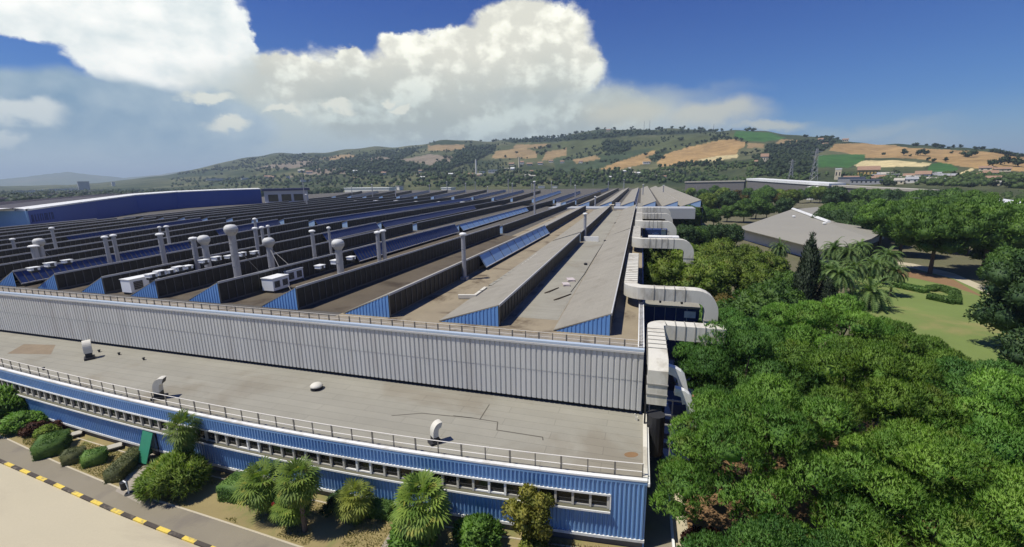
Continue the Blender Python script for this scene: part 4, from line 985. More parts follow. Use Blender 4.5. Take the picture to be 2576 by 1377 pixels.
def ico(sub=1):
    bm = bmesh.new(); bmesh.ops.create_icosphere(bm, subdivisions=sub, radius=1)
    v = np.array([q.co[:] for q in bm.verts]); f = np.array([[x.index for x in p.verts] for p in bm.faces]); bm.free(); return v, f
ICO1, ICO2 = ico(1), ico(2)
def unit(v): return v/np.maximum(np.linalg.norm(v, axis=-1, keepdims=True), 1e-9)
def leaves(rs, lobes, per, L, Wd, up=.3, k=1, spread=.5, low=-.35, sq=.85, r0=.75, r1=1.08, cull=.72, core=.74, icov=ICO1):
    """lobes (n,4): leaf blades (quads) over every lobe, k blades per tuft, and a rough inner body"""
    lobes = np.asarray(lobes, float); n = len(lobes)
    idx = np.repeat(np.arange(n), np.maximum(4, (per*(lobes[:, 3]/lobes[:, 3].mean())**2).astype(int)))
    u = unit(rs.normal(size=(len(idx), 3))); u[:, 2] = np.where(u[:, 2] < low, -u[:, 2], u[:, 2])
    p = lobes[idx, :3]+u*(lobes[idx, 3]*rs.uniform(r0, r1, len(idx)))[:, None]*np.array([1, 1, sq])
    keep = np.ones(len(p), bool)
    for j in range(n):
        d = np.linalg.norm((p-lobes[j, :3])/np.array([1, 1, sq]), axis=1); keep &= ~((d < lobes[j, 3]*cull) & (idx != j))
    p, u = p[keep], u[keep]
    p = np.repeat(p, k, 0); u = np.repeat(u, k, 0)
    d = unit(u*.8+np.array([0, 0, up])+rs.normal(size=p.shape)*spread); q = unit(np.cross(d, rs.normal(size=p.shape)))
    l = (L*rs.uniform(.65, 1.35, len(p)))[:, None]; w = (Wd*rs.uniform(.7, 1.3, len(p)))[:, None]
    V = np.stack([p-d*l*.25, p+q*w*.5+d*l*.3, p+d*l*.85, p-q*w*.5+d*l*.3], 1).reshape(-1, 3)
    Fq = np.arange(len(V)).reshape(-1, 4)
    un = unit(u*np.array([1, 1, 1.2])+np.array([0, 0, .15])+rs.normal(size=u.shape)*.42); flip = (np.cross(d, q)*un).sum(1) > 0
    Fq[flip] = Fq[flip][:, ::-1]; NR = np.repeat(un, 4, 0); parts = [Fq]
    if core:
        cv, cf = icov; cv2 = (cv[None]*(lobes[:, 3]*core)[:, None, None]*(1+rs.uniform(-.18, .18, (n, len(cv), 1)))*np.array([1, 1, sq])+lobes[:, None, :3])
        cfs = (cf[None]+(np.arange(n)*len(cv))[:, None, None]+len(V)).reshape(-1, 3)
        V = np.concatenate([V, cv2.reshape(-1, 3)]); parts.append(cfs); NR = np.concatenate([NR, np.tile(unit(cv), (n, 1))])
    parts.append(NR); return V, parts
def limbs(h, r, targets, rs, lean=(0, 0)):
    b = MB(); p0 = Vector((0, 0, 0)); top = Vector((lean[0], lean[1], h))
    b.tube([p0, Vector((lean[0]*.3, lean[1]*.3, h*.35)), Vector((lean[0]*.7, lean[1]*.7, h*.7)), top], [r*1.25, r, r*.85, r*.6], 9)
    for tx in targets:
        t_ = Vector(tx); m = Vector((top.x*.8, top.y*.8, h*rs.uniform(.7, .95)))
        b.tube([m, m.lerp(t_, .5)+Vector((0, 0, .25)), t_], [r*.5, r*.32, r*.12], 6)
    return b
PROTO = {}
def tree_proto(key, V, parts, m, trunk=None, tm=bark):
    nr = parts.pop() if parts[-1].dtype.kind == 'f' else None
    me = npmesh(key+'_crown', V, parts, m, nrm=nr); tr = None
    if trunk is not None:
        tr = bpy.data.meshes.new(key+'_trunk'); tr.from_pydata(trunk.v, [], trunk.f); tr.materials.append(tm); tr.update()
    PROTO[key] = (me, tr)
def plant(key, name, label, cat, loc, s=1., rz=0., group=None, crown='crown', sz=None, trunkname='trunk'):
    me, tr = PROTO[key]; sc = (s, s, sz or s)
    if tr is None:
        o = link(bpy.data.objects.new(name, me)); o.location = loc; o.rotation_euler = (0, 0, rz); o.scale = sc
        return tag(o, label, cat, group)
    r = thing(name, label, cat, loc, group); r.rotation_euler = (0, 0, rz); r.scale = sc
    for nm, d in ((crown, me), (trunkname, tr)):
        o = link(bpy.data.objects.new(nm, d)); o.parent = r; ORG[o.name] = Vector(loc)
    return r
# umbrella pines: tiers of rounded boughs, every bough covered with upright needle tufts
def umbrella(key, seed, R, zc, Hc, nl, m, sub=105, tuft=8, blade=(.30, .045), k=6, lobe=(1.25, 2.0)):
    rs = np.random.RandomState(seed); lb = []
    for tier, (cnt, sep) in enumerate(((nl, 1.62), (nl, 1.5))):      # upper boughs apart from each other, a lower tier seen in the gaps
        new = []; tries = 0
        while len(new) < cnt and tries < 5000:
            tries += 1
            a = rs.uniform(0, 2*PI); q = math.sqrt(rs.uniform(0, 1)); rr_ = R*q*(1+.15*math.sin(a*3+seed)+.1*math.sin(a*5+2*seed)); r_ = rs.uniform(*lobe)*(1-.25*tier)
            z = zc+Hc*(1-q*q)+rs.uniform(-.5, .6) if tier == 0 else zc+Hc*(1-q*q)*.8-2.0+rs.uniform(-.7, .3)
            c = np.array([rr_*math.cos(a), rr_*math.sin(a), z])
            if all(np.linalg.norm((c-np.array(o[:3]))*np.array([1, 1, .8])) > sep*.5*(r_+o[3]) for o in new): new.append((*c, r_))
        lb += new
    lb = np.array(lb); n = len(lb); idx = np.repeat(np.arange(n), (sub*(lb[:, 3]/lb[:, 3].mean())**2).astype(int))
    u = unit(rs.normal(size=(len(idx), 3))); u[:, 2] = np.where(u[:, 2] < -.25, -u[:, 2], u[:, 2])
    p = lb[idx, :3]+u*(lb[idx, 3]*rs.uniform(.80, 1.02, len(idx)))[:, None]*np.array([1, 1, .85])
    keep = np.ones(len(p), bool)
    for j in range(n): keep &= ~((np.linalg.norm((p-lb[j, :3])/np.array([1, 1, .85]), axis=1) < lb[j, 3]*.72) & (idx != j))
    p = p[keep]; small = np.column_stack([p, rs.uniform(.20, .36, len(p))])
    V, pr = leaves(rs, small, tuft, *blade, up=1.0, k=k, spread=.38, low=-.2, sq=.9, cull=.5, core=0)
    cv, cf = ICO2; cr = (lb[:, 3]*.42)[:, None, None]
    cv2 = (cv[None]*cr*(1+rs.uniform(-.22, .22, (n, len(cv), 1)))*np.array([1, 1, .7])+lb[:, None, :3]); k0 = len(V)
    V = np.concatenate([V, cv2.reshape(-1, 3)]); nr = pr.pop()
    pr.append((cf[None]+(np.arange(n)*len(cv))[:, None, None]+k0).reshape(-1, 3))
    own = V[:k0:4]; dd = np.stack([np.linalg.norm((own-l[:3])/np.array([1, 1, .72]), axis=1)/l[3] for l in lb], 1); ob = lb[dd.argmin(1)]
    bn = unit((own-ob[:, :3])/np.array([1, 1, .72])+np.array([0, 0, .25])); nr = unit(nr*.4+np.repeat(bn, 4, 0)*1.0); pr.append(np.concatenate([nr, np.tile(unit(cv), (n, 1))]))
    tree_proto(key, V, pr, m, limbs(zc*.85, .035*R+.12, [l[:3] for l in lb[::max(1, len(lb)//9)]], rs, (.4*math.sin(seed), .3)))
umbrella('pineN1', 11, 6.2, 7.2, 4.6, 22, pineA)
umbrella('pineN2', 12, 5.7, 6.8, 4.6, 20, pineC)
umbrella('pineN3', 13, 4.9, 6.2, 4.2, 15, pineD)
def round_tree(key, seed, R, H, nl, per, m, blade, lobe, zb=.25, k=2, sq=.9, up=.3, spread=.7, tr=.22):
    rs = np.random.RandomState(seed); lb = []; tries = 0; zmid = H*(1+zb)/2; rz = H*(1-zb)/2
    while len(lb) < nl and tries < 6000:
        tries += 1; u = unit(rs.normal(size=3)); q = rs.uniform(.25, 1)**.5; r_ = rs.uniform(*lobe)
        c = np.array([u[0]*(R-r_*.6)*q, u[1]*(R-r_*.6)*q, zmid+u[2]*(rz-r_*.6)*q])
        if all(np.linalg.norm(c-np.array(o[:3])) > .6*max(r_, o[3]) for o in lb): lb.append((*c, r_))
    V, pr = leaves(rs, lb, per, *blade, up=up, k=k, spread=spread, sq=sq, low=-.7)
    tree_proto(key, V, pr, m, limbs(H*.6, tr, [l[:3] for l in lb[::max(1, len(lb)//7)]], rs))
round_tree('pineP1', 21, 9.6, 19, 62, 210, pineB, (.75, .22), (1.7, 2.9), .27, 3, .85, .8, .45, .42)
round_tree('pineP2', 22, 8.0, 16.5, 48, 210, pineB, (.75, .22), (1.6, 2.7), .25, 3, .85, .8, .45, .38)
round_tree('oak', 31, 6.2, 15, 60, 190, oakD, (.42, .2), (1.3, 2.2), .06)
round_tree('olive1', 32, 6.2, 11.5, 46, 150, leafY, (.60, .24), (1.3, 2.2), .12)
round_tree('olive2', 33, 4.8, 9.0, 32, 150, leafY, (.55, .22), (1.1, 1.8), .12)
round_tree('broad1', 34, 5.2, 10.5, 36, 130, leafG, (.62, .27), (1.3, 2.1), .15)
round_tree('broad2', 35, 4.4, 9.0, 28, 130, leafG, (.60, .26), (1.1, 1.9), .15)
round_tree('russet', 36, 4.4, 9.5, 28, 130, leafB, (.60, .26), (1.1, 1.9), .15)
round_tree('darkt', 37, 5., 10.5, 32, 130, oakD, (.62, .28), (1.3, 2.1), .12)
rs = np.random.RandomState(5)
lb = [(rs.normal()*.25, rs.normal()*.25, z, max(.35, 1.7*math.sin(PI*min(1, (z+1.5)/15.8))**.6)) for z in np.arange(1.0, 15.2, .62)]
V, pr = leaves(rs, lb, 330, .55, .13, up=1.2, k=1, spread=.3, sq=1.1, cull=.55); tree_proto('cypress', V, pr, cypM, limbs(3, .2, [], rs))
# date palms
def date_palm(key, seed, h, nf=66, L=3.6, droop=1.0, m=palmM):
    rs = np.random.RandomState(seed); V = []; F = []; k = 0
    for i in range(nf):
        a = i*2.39996+rs.uniform(-.2, .2); e = 1.35-1.95*(i/nf)**.85+rs.uniform(-.1, .1); ln = L*rs.uniform(.85, 1.1); ns = 13
        p = np.array([0, 0, h]); d = np.array([math.cos(a)*math.cos(e), math.sin(a)*math.cos(e), math.sin(e)]); pts = [p]; ds = [d]
        for j in range(ns):
            d = unit(d+np.array([0, 0, -.10*droop*(1+j*.12)])); p = p+d*ln/ns; pts.append(p); ds.append(d)
        for j in range(ns+1):
            d = ds[j]; sd = unit(np.cross(d, [0, 0, 1.001])); upv = np.cross(sd, d); lf = .62*math.sin(PI*(.12+.80*j/ns))**.7*(L/3.6)
            for s in (-1, 1):
                tip = pts[j]+unit(sd*s+d*.65+upv*.35)*lf; w = d*.085*(L/3.6)**.3*1.9
                V += [pts[j]-w, pts[j]+w, tip]; F.append((k, k+1, k+2)); k += 3
    b = MB(); prof = [(.34, 0), (.27, .5), (.25, h*.5), (.27, h-.6), (.42, h-.25), (.3, h+.1)]; b.lathe((0, 0, 0), prof, 11)
    tree_proto(key, np.array(V), [np.array(F)], m, b, palmbark)
date_palm('date1', 41, 6.2); date_palm('date2', 42, 8.2); date_palm('date3', 43, 3.0, 60, 4.6, .9)
# fan palms: stiff round leaves on stalks
def fan_palm(key, seed, h, nf, st=(.7, 1.1), fan=(.55, .75), lean=0., m=fanM, spread=(1.35, -1.1), trunk=.13, skirt=0):
    rs = np.random.RandomState(seed); V = []; F = []; k = 0
    c0 = np.array([lean, 0, h])
    for i in range(nf+skirt):
        a = i*2.39996+rs.uniform(-.3, .3); e = spread[0]+(spread[1]-spread[0])*(i/max(1, nf))**.8+rs.uniform(-.12, .12); L = rs.uniform(*st); fr = rs.uniform(*fan)
        c = c0
        if i >= nf: e = -1.25; c = c0-np.array([0, 0, rs.uniform(.1, .8)]); L *= .6
        d = np.array([math.cos(a)*math.cos(e), math.sin(a)*math.cos(e), math.sin(e)]); sd = unit(np.cross(d, [0, 0, 1.001])); hub = c+d*L
        V += [c-sd*.02, c+sd*.02, hub+sd*.012, hub-sd*.012]; F.append((k, k+1, k+2, k+3)); k += 4
        dn = unit(d+np.array([0, 0, -.35])); upv = np.cross(sd, dn)
        for j in range(13):
            th = (j-6)/6*2.05; bd = dn*math.cos(th)+sd*math.sin(th); pr_ = unit(np.cross(bd, upv)); f2 = fr*(1-.22*abs(th)/2)
            mid = hub+bd*f2*.6+upv*.02; tip = hub+bd*f2+np.array([0, 0, -.16*fr*rs.uniform(.4, 1.6)]); w = pr_*f2*.075
            V += [hub, mid-w, tip, mid+w]; F.append((k, k+1, k+2, k+3)); k += 4
    b = MB(); b.tube([(0, 0, 0), (lean*.4, 0, h*.5), (lean, 0, h+.05)], [trunk*1.3, trunk, trunk*1.25], 9)
    tree_proto(key, np.array(V), [np.array(F)], m, b, palmbark)
fan_palm('fan_s', 51, 3.0, 54, (.6, .95), (.6, .8), trunk=.14, skirt=14)
fan_palm('fan_m', 52, 2.3, 64, (.75, 1.15), (.7, .95), trunk=.14, skirt=18)
fan_palm('fan_t', 53, 4.1, 64, (.7, 1.1), (.7, .95), trunk=.15, skirt=36)
fan_palm('fan_l', 54, 3.0, 84, (1.0, 1.5), (.85, 1.1), trunk=.18, skirt=36, spread=(1.4, -.9))
fan_palm('fan_y', 55, 1.7, 50, (.6, .95), (.6, .8), trunk=.12, skirt=14, m=yelM)
# clump palm (many heads)
rs = np.random.RandomState(61); V = []; F = []
lb = []
for i in range(24):
    a = rs.uniform(0, 2*PI); q = math.sqrt(rs.uniform(0, 1)); lb.append((2.3*q*math.cos(a), 2.0*q*math.sin(a), .8+1.5*(1-q*q)+rs.uniform(-.1, .2), .85))
V, pr = leaves(rs, lb, 210, .62, .10, up=.05, k=3, spread=.5, sq=.95, low=-.5, core=.7)
V[:, 2] -= .09*(V[:, 0]**2+V[:, 1]**2)**.5*.6
tree_proto('clump', V, pr, fanM, limbs(.8, .2, [(1, .5, .9), (-1, .4, .9), (.2, -1, .9)], rs), palmbark)
def shrub(key, seed, m, nl=12, R=1., H=1.1, per=170, blade=(.16, .09)):
    rs = np.random.RandomState(seed); lb = []
    for i in range(nl):
        a = rs.uniform(0, 2*PI); q = math.sqrt(rs.uniform(0, 1)); lb.append((R*.7*q*math.cos(a), R*.7*q*math.sin(a), H*(.32+.42*(1-q*q)*rs.uniform(.6, 1.1)), R*rs.uniform(.32, .46)))
    V, pr = leaves(rs, lb, per, *blade, up=.3, k=2, spread=.6, low=-.6); tree_proto(key, V, pr, m)
shrub('shrub_g', 71, hedM); shrub('shrub_r', 72, redM); shrub('shrub_y', 73, leafY); shrub('shrub_d', 74, oakD); shrub('shrub_b', 75, leafmat('bright_bush_leaves', (.065, .15, .03), (.20, .34, .065), .38, .8), 16, 1, 1.3, 190, (.24, .10)); shrub('shrub_o', 76, yelM, 14, 1, 1.6)
def hedge(name, label, pts, w, h, m, seed, blade=(.13, .08), dens=130, group=None, rnd_top=.1):
    """clipped hedge along a line: a solid clipped body and small leaves over its faces"""
    rs = np.random.RandomState(seed); V = []; P_ = []; pts = [np.array(p[:2]) for p in pts]; z0 = .1
    b = MB(); pos = []; nrm_ = []
    for a, c in zip(pts, pts[1:]):
        d = c-a; L = np.linalg.norm(d); d = d/L; nn = np.array([-d[1], d[0]])
        ang = math.atan2(d[1], d[0]); mid = (a+c)/2; b.obox(mid, ang, L+.01, w-.12, z0, z0+h-.06)
        for face, A in (('top', L*w), ('s1', L*h), ('s2', L*h), ('e', w*h*2)):
            n = int(A*dens); u = rs.rand(n); v = rs.rand(n)
            if face == 'top': q = a+np.outer(u*L, d)+np.outer((v-.5)*w, nn); zz = np.full(n, z0+h)+rs.normal(size=n)*.03-rnd_top*(abs(v-.5)*2)**4; nv = np.array([0, 0, 1.])
            elif face == 'e':
                e = (rs.rand(n) > .5)*1.; q = a+np.outer(e*L, d)+np.outer((u-.5)*w, nn); zz = z0+v*h; nv = np.array([*d, .2])
            else:
                s = .5 if face == 's1' else -.5; q = a+np.outer(u*L, d)+nn*w*s; zz = z0+v*h; nv = np.array([*(nn*np.sign(s)), .3])
            q = q+rs.normal(size=(n, 2))*.03; pos.append(np.column_stack([q, zz])); nrm_.append(np.tile(nv, (n, 1)))
    p = np.concatenate(pos); nv = np.concatenate(nrm_); d = unit(nv+rs.normal(size=p.shape)*.7); q = unit(np.cross(d, rs.normal(size=p.shape)))
    l, wd = blade; s = rs.uniform(.7, 1.3, len(p))[:, None]
    LV = np.stack([p-d*l*.3*s, p+q*wd*.5*s, p+d*l*.7*s, p-q*wd*.5*s], 1).reshape(-1, 3)
    k = len(b.v); V = np.concatenate([np.array(b.v), LV]); Fq = np.concatenate([np.array(b.f), np.arange(len(LV)).reshape(-1, 4)+k]) if all(len(f) == 4 for f in b.f) else None
    me = npmesh(name, V, [Fq], m); o = finish(name, me, at=(*pts[0], 0)); return tag(o, label, 'hedge', group)

# ------------------------------------------------------------------ road, pavement, garden along the office wing
KERB = [(-95, 26.3), (-78, 24.4), (-61.15, 22.74), (-51.1, 21.85), (-41.8, 20.98), (-35.2, 20.5), (-29.2, 20.15), (-18, 19.3), (0, 18.4), (30, 17)]
INN = [(-95, 30.1), (-78, 27.0), (-66.8, 25.3), (-54.7, 23.8), (-44, 22.75), (-34.4, 22.35), (-28, 22.05), (-23.4, 21.8), (-10, 21.3), (3.3, 20.6)]
def ky(T, x): return float(np.interp(x, [p[0] for p in T], [p[1] for p in T]))
xs = list(np.arange(-95, 3.01, 1.))
def strip(name, fa, fb, z, m, xs=xs):
    b = MB(); v = [(x, fa(x), z) for x in xs]+[(x, fb(x), z) for x in xs]; n = len(xs)
    b.add(v, [(i, i+1, n+i+1, n+i) for i in range(n-1)]); return struct(b.build(name, m))
strip('road', lambda x: -60, lambda x: ky(KERB, x)-.29, .008, roadm, list(np.arange(-140, 60, 2.)))
strip('pavement', lambda x: ky(KERB, x)-.02, lambda x: ky(INN, x), .12, asphalt)
strip('verge', lambda x: ky(INN, x)+.16, lambda x: yf(x)-.0, .115, drygrass, list(np.arange(-95, 1.36, 1.)))
b = MB(); x = -95.; i = 0
while x < 3:
    for w_, mi_ in ((1.35, 0), (1.6, 1)):
        a = (x, ky(KERB, x)); c = (x+w_, ky(KERB, x+w_)); ang = math.atan2(c[1]-a[1], c[0]-a[0])
        b.obox(((a[0]+c[0])/2, (a[1]+c[1])/2-.14), ang, w_*1.001/max(.5, math.cos(ang)) , .30, -.02, .145 if mi_ else .142, mi_); x += w_
struct(b.build('kerb', [kerbyel, kerbdark]))
b = MB()
for x in np.arange(-95, 2.5, 1.):
    a = (x, ky(INN, x)); c = (x+1, ky(INN, x+1)); ang = math.atan2(c[1]-a[1], 1); b.obox((x+.5, (a[1]+c[1])/2+.08), ang, 1.0/math.cos(ang), .15, .0, .16)
struct(b.build('edging', stone))
gp = [P(x, y, .13) for x, y in ((290, 1236), (352, 1268), (398, 1150), (372, 1132), (345, 1160))]
sheet('garden_path', [(p.x, p.y) for p in gp], .128, mat('garden_path_concrete', (.33, .29, .23), .9, .15))
b = MB()
for x in np.arange(-92, 0, 1.): b.obox((x+.5, (yf(x)+yf(x+1))/2-.75), math.atan2(yf(x+1)-yf(x), 1), 1.02, .12, 0, .17)
struct(b.build('border_edging', stone))
sheet('garden_path', [(P(x, y, .13).x, P(x, y, .13).y) for x, y in ((958, 1377), (985, 1377), (1010, 1320), (1000, 1310))], .128, MATS['garden_path_concrete'])
# bin, sign, stone slabs, green canopy
p = P(325, 1243, .12); r = thing('litter_bin', 'dark litter bin hanging from a white post at the corner of the garden path', 'litter bin', tuple(p))
b = MB(); b.tube([p, p+Vector((0, 0, .75)), p+Vector((-.12, 0, 1.15)), p+Vector((-.40, 0, 1.25))], .06, 8); b.build('post', white, r)
b = MB(); c = p+Vector((-.42, 0, .38)); b.lathe(c, [(.20, 0), (.27, .1), (.29, .75), (.25, .78)], 14); b.build('bin', dark, r)
b = MB(); b.lathe(p, [(.34, 0), (.34, .05), (.1, .08)], 12); b.build('foot', dark, r)
p = P(697, 1316, .12); r = thing('round_sign', 'small round red sign on a thin post among the fan palms', 'sign', tuple(p))
b = MB(); b.tube([p, p+Vector((0, 0, 1.95))], .028, 6); b.build('post', galv, r)
b = MB(); b.tube([p+Vector((0, -.06, 1.75)), p+Vector((0, -.03, 1.75))], .23, 14); b.build('disc', redp, r)
for k, (px_, py_, lb) in enumerate([(172, 1104, 'pale stone slab bench on dark feet, the left one on the garden grass'), (272, 1136, 'pale stone slab bench on dark feet, the right one on the garden grass')]):
    p = P(px_, py_, .115); r = thing('slab_bench', lb, 'bench', tuple(p), 'stone slab benches'); ang = .95
    b = MB(); b.obox(p[:2], ang, 2.3, .95, .42, .55); b.build('seat', conc, r)
    for s in (-.8, .8):
        b = MB(); b.obox((p.x+s*math.cos(ang), p.y+s*math.sin(ang)), ang, .2, .8, .115, .42); b.build('leg', dark, r)
p = Vector((-46.2, yf(-46.2), 0)); r = thing('entrance_canopy', 'tall green sheet canopy leaning out from the blue office wall over a side door', 'canopy', tuple(p))
b = MB(); y0 = yf(-46.2)-.1
b.add([(-46.9, y0-.05, 3.2), (-45.5, y0-.05, 3.2), (-45.2, y0-1.45, .35), (-46.5, y0-1.45, .35), (-46.9, y0-.13, 3.2), (-45.5, y0-.13, 3.2), (-45.2, y0-1.53, .35), (-46.5, y0-1.53, .35)],
      [(0, 1, 2, 3), (7, 6, 5, 4), (0, 3, 7, 4), (1, 5, 6, 2), (3, 2, 6, 7), (0, 4, 5, 1)]); b.build('sheet', greensheet, r)
b = MB(); b.add([(-46.92, y0, 3.2), (-46.92, y0-.13, 3.2), (-46.52, y0-1.53, .35), (-46.52, y0, .35), (-46.86, y0, 3.2), (-46.86, y0-.13, 3.2), (-46.46, y0-1.53, .35), (-46.46, y0, .35)], [(0, 1, 2, 3), (7, 6, 5, 4), (0, 4, 5, 1), (1, 5, 6, 2)]); b.build('side_sheet', greensheet, r)
b = MB(); b.box(-45.5, -45.42, y0-.1, y0-.02, .1, 3.25); b.build('post', dark, r)
# shrubs and palms of the garden strip
def G(px, py): return tuple(P(px, py, .11))
plant('shrub_b', 'leafy_bush', 'tall bright leafy bush against the office wall at the left picture edge', 'shrub', G(14, 1062), 2.3, .3, sz=3.0)
plant('shrub_b', 'leafy_bush', 'lower green bush right beside the tall leafy bush at the left edge', 'shrub', G(62, 1080), 1.9, 2.1, sz=1.5)
plant('shrub_r', 'red_shrub', 'dark red-leaved shrub left of the round yellow-green shrub', 'shrub', G(88, 1090), 1.15, .7)
plant('shrub_y', 'round_shrub', 'round yellow-green shrub between two dark red shrubs', 'shrub', G(115, 1100), 1.15, 1.2)
plant('shrub_r', 'red_shrub', 'dark red-leaved shrub right of the round yellow-green shrub', 'shrub', G(146, 1082), 1.0, 1.9)
hedge('clipped_hedge', 'rounded clipped green hedge block, the biggest beside the pavement edging on the left', [G(124, 1152), G(146, 1118)], 2.3, 1.55, hedM, 81, rnd_top=.5)
hedge('clipped_hedge', 'small clipped dark bush between two green hedge blocks on the left', [G(182, 1170), G(196, 1152)], 1.6, 1.25, hedD, 82, rnd_top=.5)
hedge('clipped_hedge', 'clipped green bush left of the long grey-green trimmed hedge', [G(236, 1174), G(247, 1155)], 1.7, 1.3, hedM, 83, rnd_top=.5)
hedge('long_hedge', 'long grey-green trimmed hedge beside the garden path', [G(284, 1216), G(352, 1150)], 1.35, 1.25, hedD, 84, rnd_top=.2)
plant('clump', 'clump_palm', 'large rounded clump of fan palms beside the litter bin', 'palm', G(446, 1238), .92, .4, sz=1.1)
plant('fan_s', 'fan_palm', 'single fan palm on a thin dark trunk rising in front of the window strip', 'palm', G(484, 1200), 1.1, .3, sz=1.62)
hedge('oval_hedge', 'dark green oval clipped hedge between the palm clump and the fan palms', [G(575, 1240), G(640, 1250)], 2.2, 1.5, hedM, 85, rnd_top=.6)
plant('fan_m', 'fan_palm', 'drooping fan palm left of the round red sign', 'palm', G(672, 1292), 1.25, 1.0)
plant('fan_t', 'fan_palm', 'tallest shaggy fan palm with a skirt of old leaves right of the round red sign', 'palm', G(768, 1336), 1.12, 2.2)
plant('fan_m', 'fan_palm', 'low shaggy fan palm at the foot of the tallest shaggy fan palm', 'palm', G(740, 1322), .95, 3.2, sz=.75)
plant('fan_y', 'fan_palm', 'small yellow-green fan palm above the dark shade in the middle of the bed', 'palm', G(898, 1312), 1.25, .5)
hedge('angular_hedge', 'small dark clipped hedge wedge below the office wall between two fan palms', [G(930, 1292), G(985, 1298)], 1.2, 1.1, hedM, 86)
plant('shrub_d', 'dark_shrub', 'dark shrub in the shade behind the small yellow-green fan palm', 'shrub', G(850, 1290), 1.4, .5)
plant('fan_l', 'fan_palm', 'biggest fan palm with broad stiff leaves reaching the window strip', 'palm', G(1064, 1368), 1.15, .9)
plant('shrub_b', 'leafy_bush', 'strappy green bush under the biggest fan palm', 'shrub', G(1040, 1376), 1.8, .4)
plant('shrub_b', 'leafy_bush', 'bright green bush at the lower picture edge between the biggest palm and the yellow tree', 'shrub', G(1200, 1376), 1.75, 2.4)
round_tree('yellowing', 91, 1.7, 4.4, 22, 150, leafmat('small_yellow_tree_leaves', (.12, .15, .03), (.38, .34, .07), .36, .9), (.20, .11), (.42, .68), .22, 2, .9, .3, .7, .09)
plant('yellowing', 'small_tree', 'small round yellowing broad-leaved tree before the right end of the window strip', 'tree', G(1335, 1372), 1.1, .3)
plant('shrub_o', 'yellow_shrub', 'low yellow-brown shrub at the foot of the small yellowing tree', 'shrub', G(1335, 1390), 1.1, .3)
plant('shrub_r', 'dark_shrub', 'dark purplish shrub in the shade under the corner umbrella pine at the lower edge', 'shrub', G(1772, 1392), 1.7, .3, sz=1.5)
gc = MB()
rs = np.random.RandomState(95); n = 2600; gx = rs.uniform(-6.5, .9, n); gy = np.array([yf(x) for x in gx])-rs.uniform(.5, 4.5, n); h_ = rs.uniform(.1, .4, n)
a_ = rs.uniform(0, 2*PI, n); V = np.stack([np.column_stack([gx-.05*np.cos(a_), gy-.05*np.sin(a_), np.full(n, .1)]), np.column_stack([gx+.05*np.cos(a_), gy+.05*np.sin(a_), np.full(n, .1)]), np.column_stack([gx+rs.normal(size=n)*.12, gy+rs.normal(size=n)*.12, .1+h_])], 1).reshape(-1, 3)
tag(finish('dry_weeds', npmesh('dry_weeds', V, [np.arange(3*n).reshape(-1, 3)], leafmat('dry_weed', (.16, .13, .06), (.32, .27, .13), .3, 1))), 'dry brown ground cover under the right end of the office wall', 'ground cover', kind='stuff')
n = 26000; gx = rs.uniform(-75, .5, n); u = rs.uniform(0, 1, n); lo = np.interp(gx, [p[0] for p in INN], [p[1] for p in INN])+.3; hi = np.array([yf(x) for x in gx])-.9; gy = lo+(hi-lo)*u; k = vnoise(gx, gy, 2.2, 9) > .42; gx, gy = gx[k], gy[k]; n = len(gx)
a_ = rs.uniform(0, 2*PI, n); V = np.stack([np.column_stack([gx-.04*np.cos(a_), gy-.04*np.sin(a_), np.full(n, .11)]), np.column_stack([gx+.04*np.cos(a_), gy+.04*np.sin(a_), np.full(n, .11)]), np.column_stack([gx+rs.normal(size=n)*.07, gy+rs.normal(size=n)*.07, .115+rs.uniform(.05, .2, n)])], 1).reshape(-1, 3)
tag(finish('grass_tufts', npmesh('grass_tufts', V, [np.arange(3*n).reshape(-1, 3)], leafmat('dry_grass_blades', (.20, .19, .06), (.38, .32, .13), .4, .6))), 'short dry grass of the garden strip before the office wing', 'grass', kind='stuff')
# ------------------------------------------------------------------ park on the right
for k, (key, x, y, s, sz, lb) in enumerate([
    ('pineN1', 9.3, 30.6, .98, .98, 'big umbrella pine nearest to the office wing corner, overhanging the pale path'),
    ('pineN2', 18.0, 39.5, 1.08, 1.08, 'big umbrella pine in the middle of the near pine group'),
    ('pineN3', 9.6, 41.6, 1.05, 1.12, 'umbrella pine crown touching the nearest cream duct'),
    ('pineN1', 20.6, 53.2, 1.08, 1.04, 'umbrella pine at the back of the near group, before the date palms'),
    ('pineN2', 17.6, 28.0, 1.0, .93, 'umbrella pine low in the picture between the corner pine and the right edge'),
    ('pineN1', 27.2, 35.0, 1.0, 1.0, 'umbrella pine crown cut by the right picture edge'),
    ('pineN3', 8.9, 20.4, .92, .80, 'smaller umbrella pine at the lower picture edge beside the pale path'),
    ('pineN2', 19.0, 18.2, 1.0, .82, 'umbrella pine cut by the lower right picture corner'),
    ('pineN3', 28.0, 45.3, 1.0, .92, 'umbrella pine crown bordering the lawn on the right'),
    ('pineN3', 11.5, 53.0, 1.05, .95, 'umbrella pine behind the pine that touches the nearest duct'),
    ('pineN2', 26.3, 51.5, .9, .92, 'umbrella pine at the lawn edge, right of the one before the date palms'),
    ('pineN2', 29.5, 24.5, 1.0, .85, 'umbrella pine in the lower right between two pines at the frame')]):
    plant(key, 'umbrella_pine', lb, 'pine tree', (x, y, 0), s, k*1.7+.4, 'near umbrella pines', sz=sz)
def park(key, name, px_, py_, zc, s, label, cat='tree', group=None, sz=None, rz=None):
    p = P(px_, py_, zc); plant(key, name, label, cat, (p.x, p.y, 0), s, rnd.uniform(0, 6) if rz is None else rz, group, sz=sz)
park('olive1', 'park_tree', 1668, 690, 7, .95, 'yellow-green tree pressed against the cream duct run, nearest to it', group='yellow-green park trees')
park('olive1', 'park_tree', 1738, 640, 8.5, .95, 'tall yellow-green tree right below the end of the second duct elbow', group='yellow-green park trees')
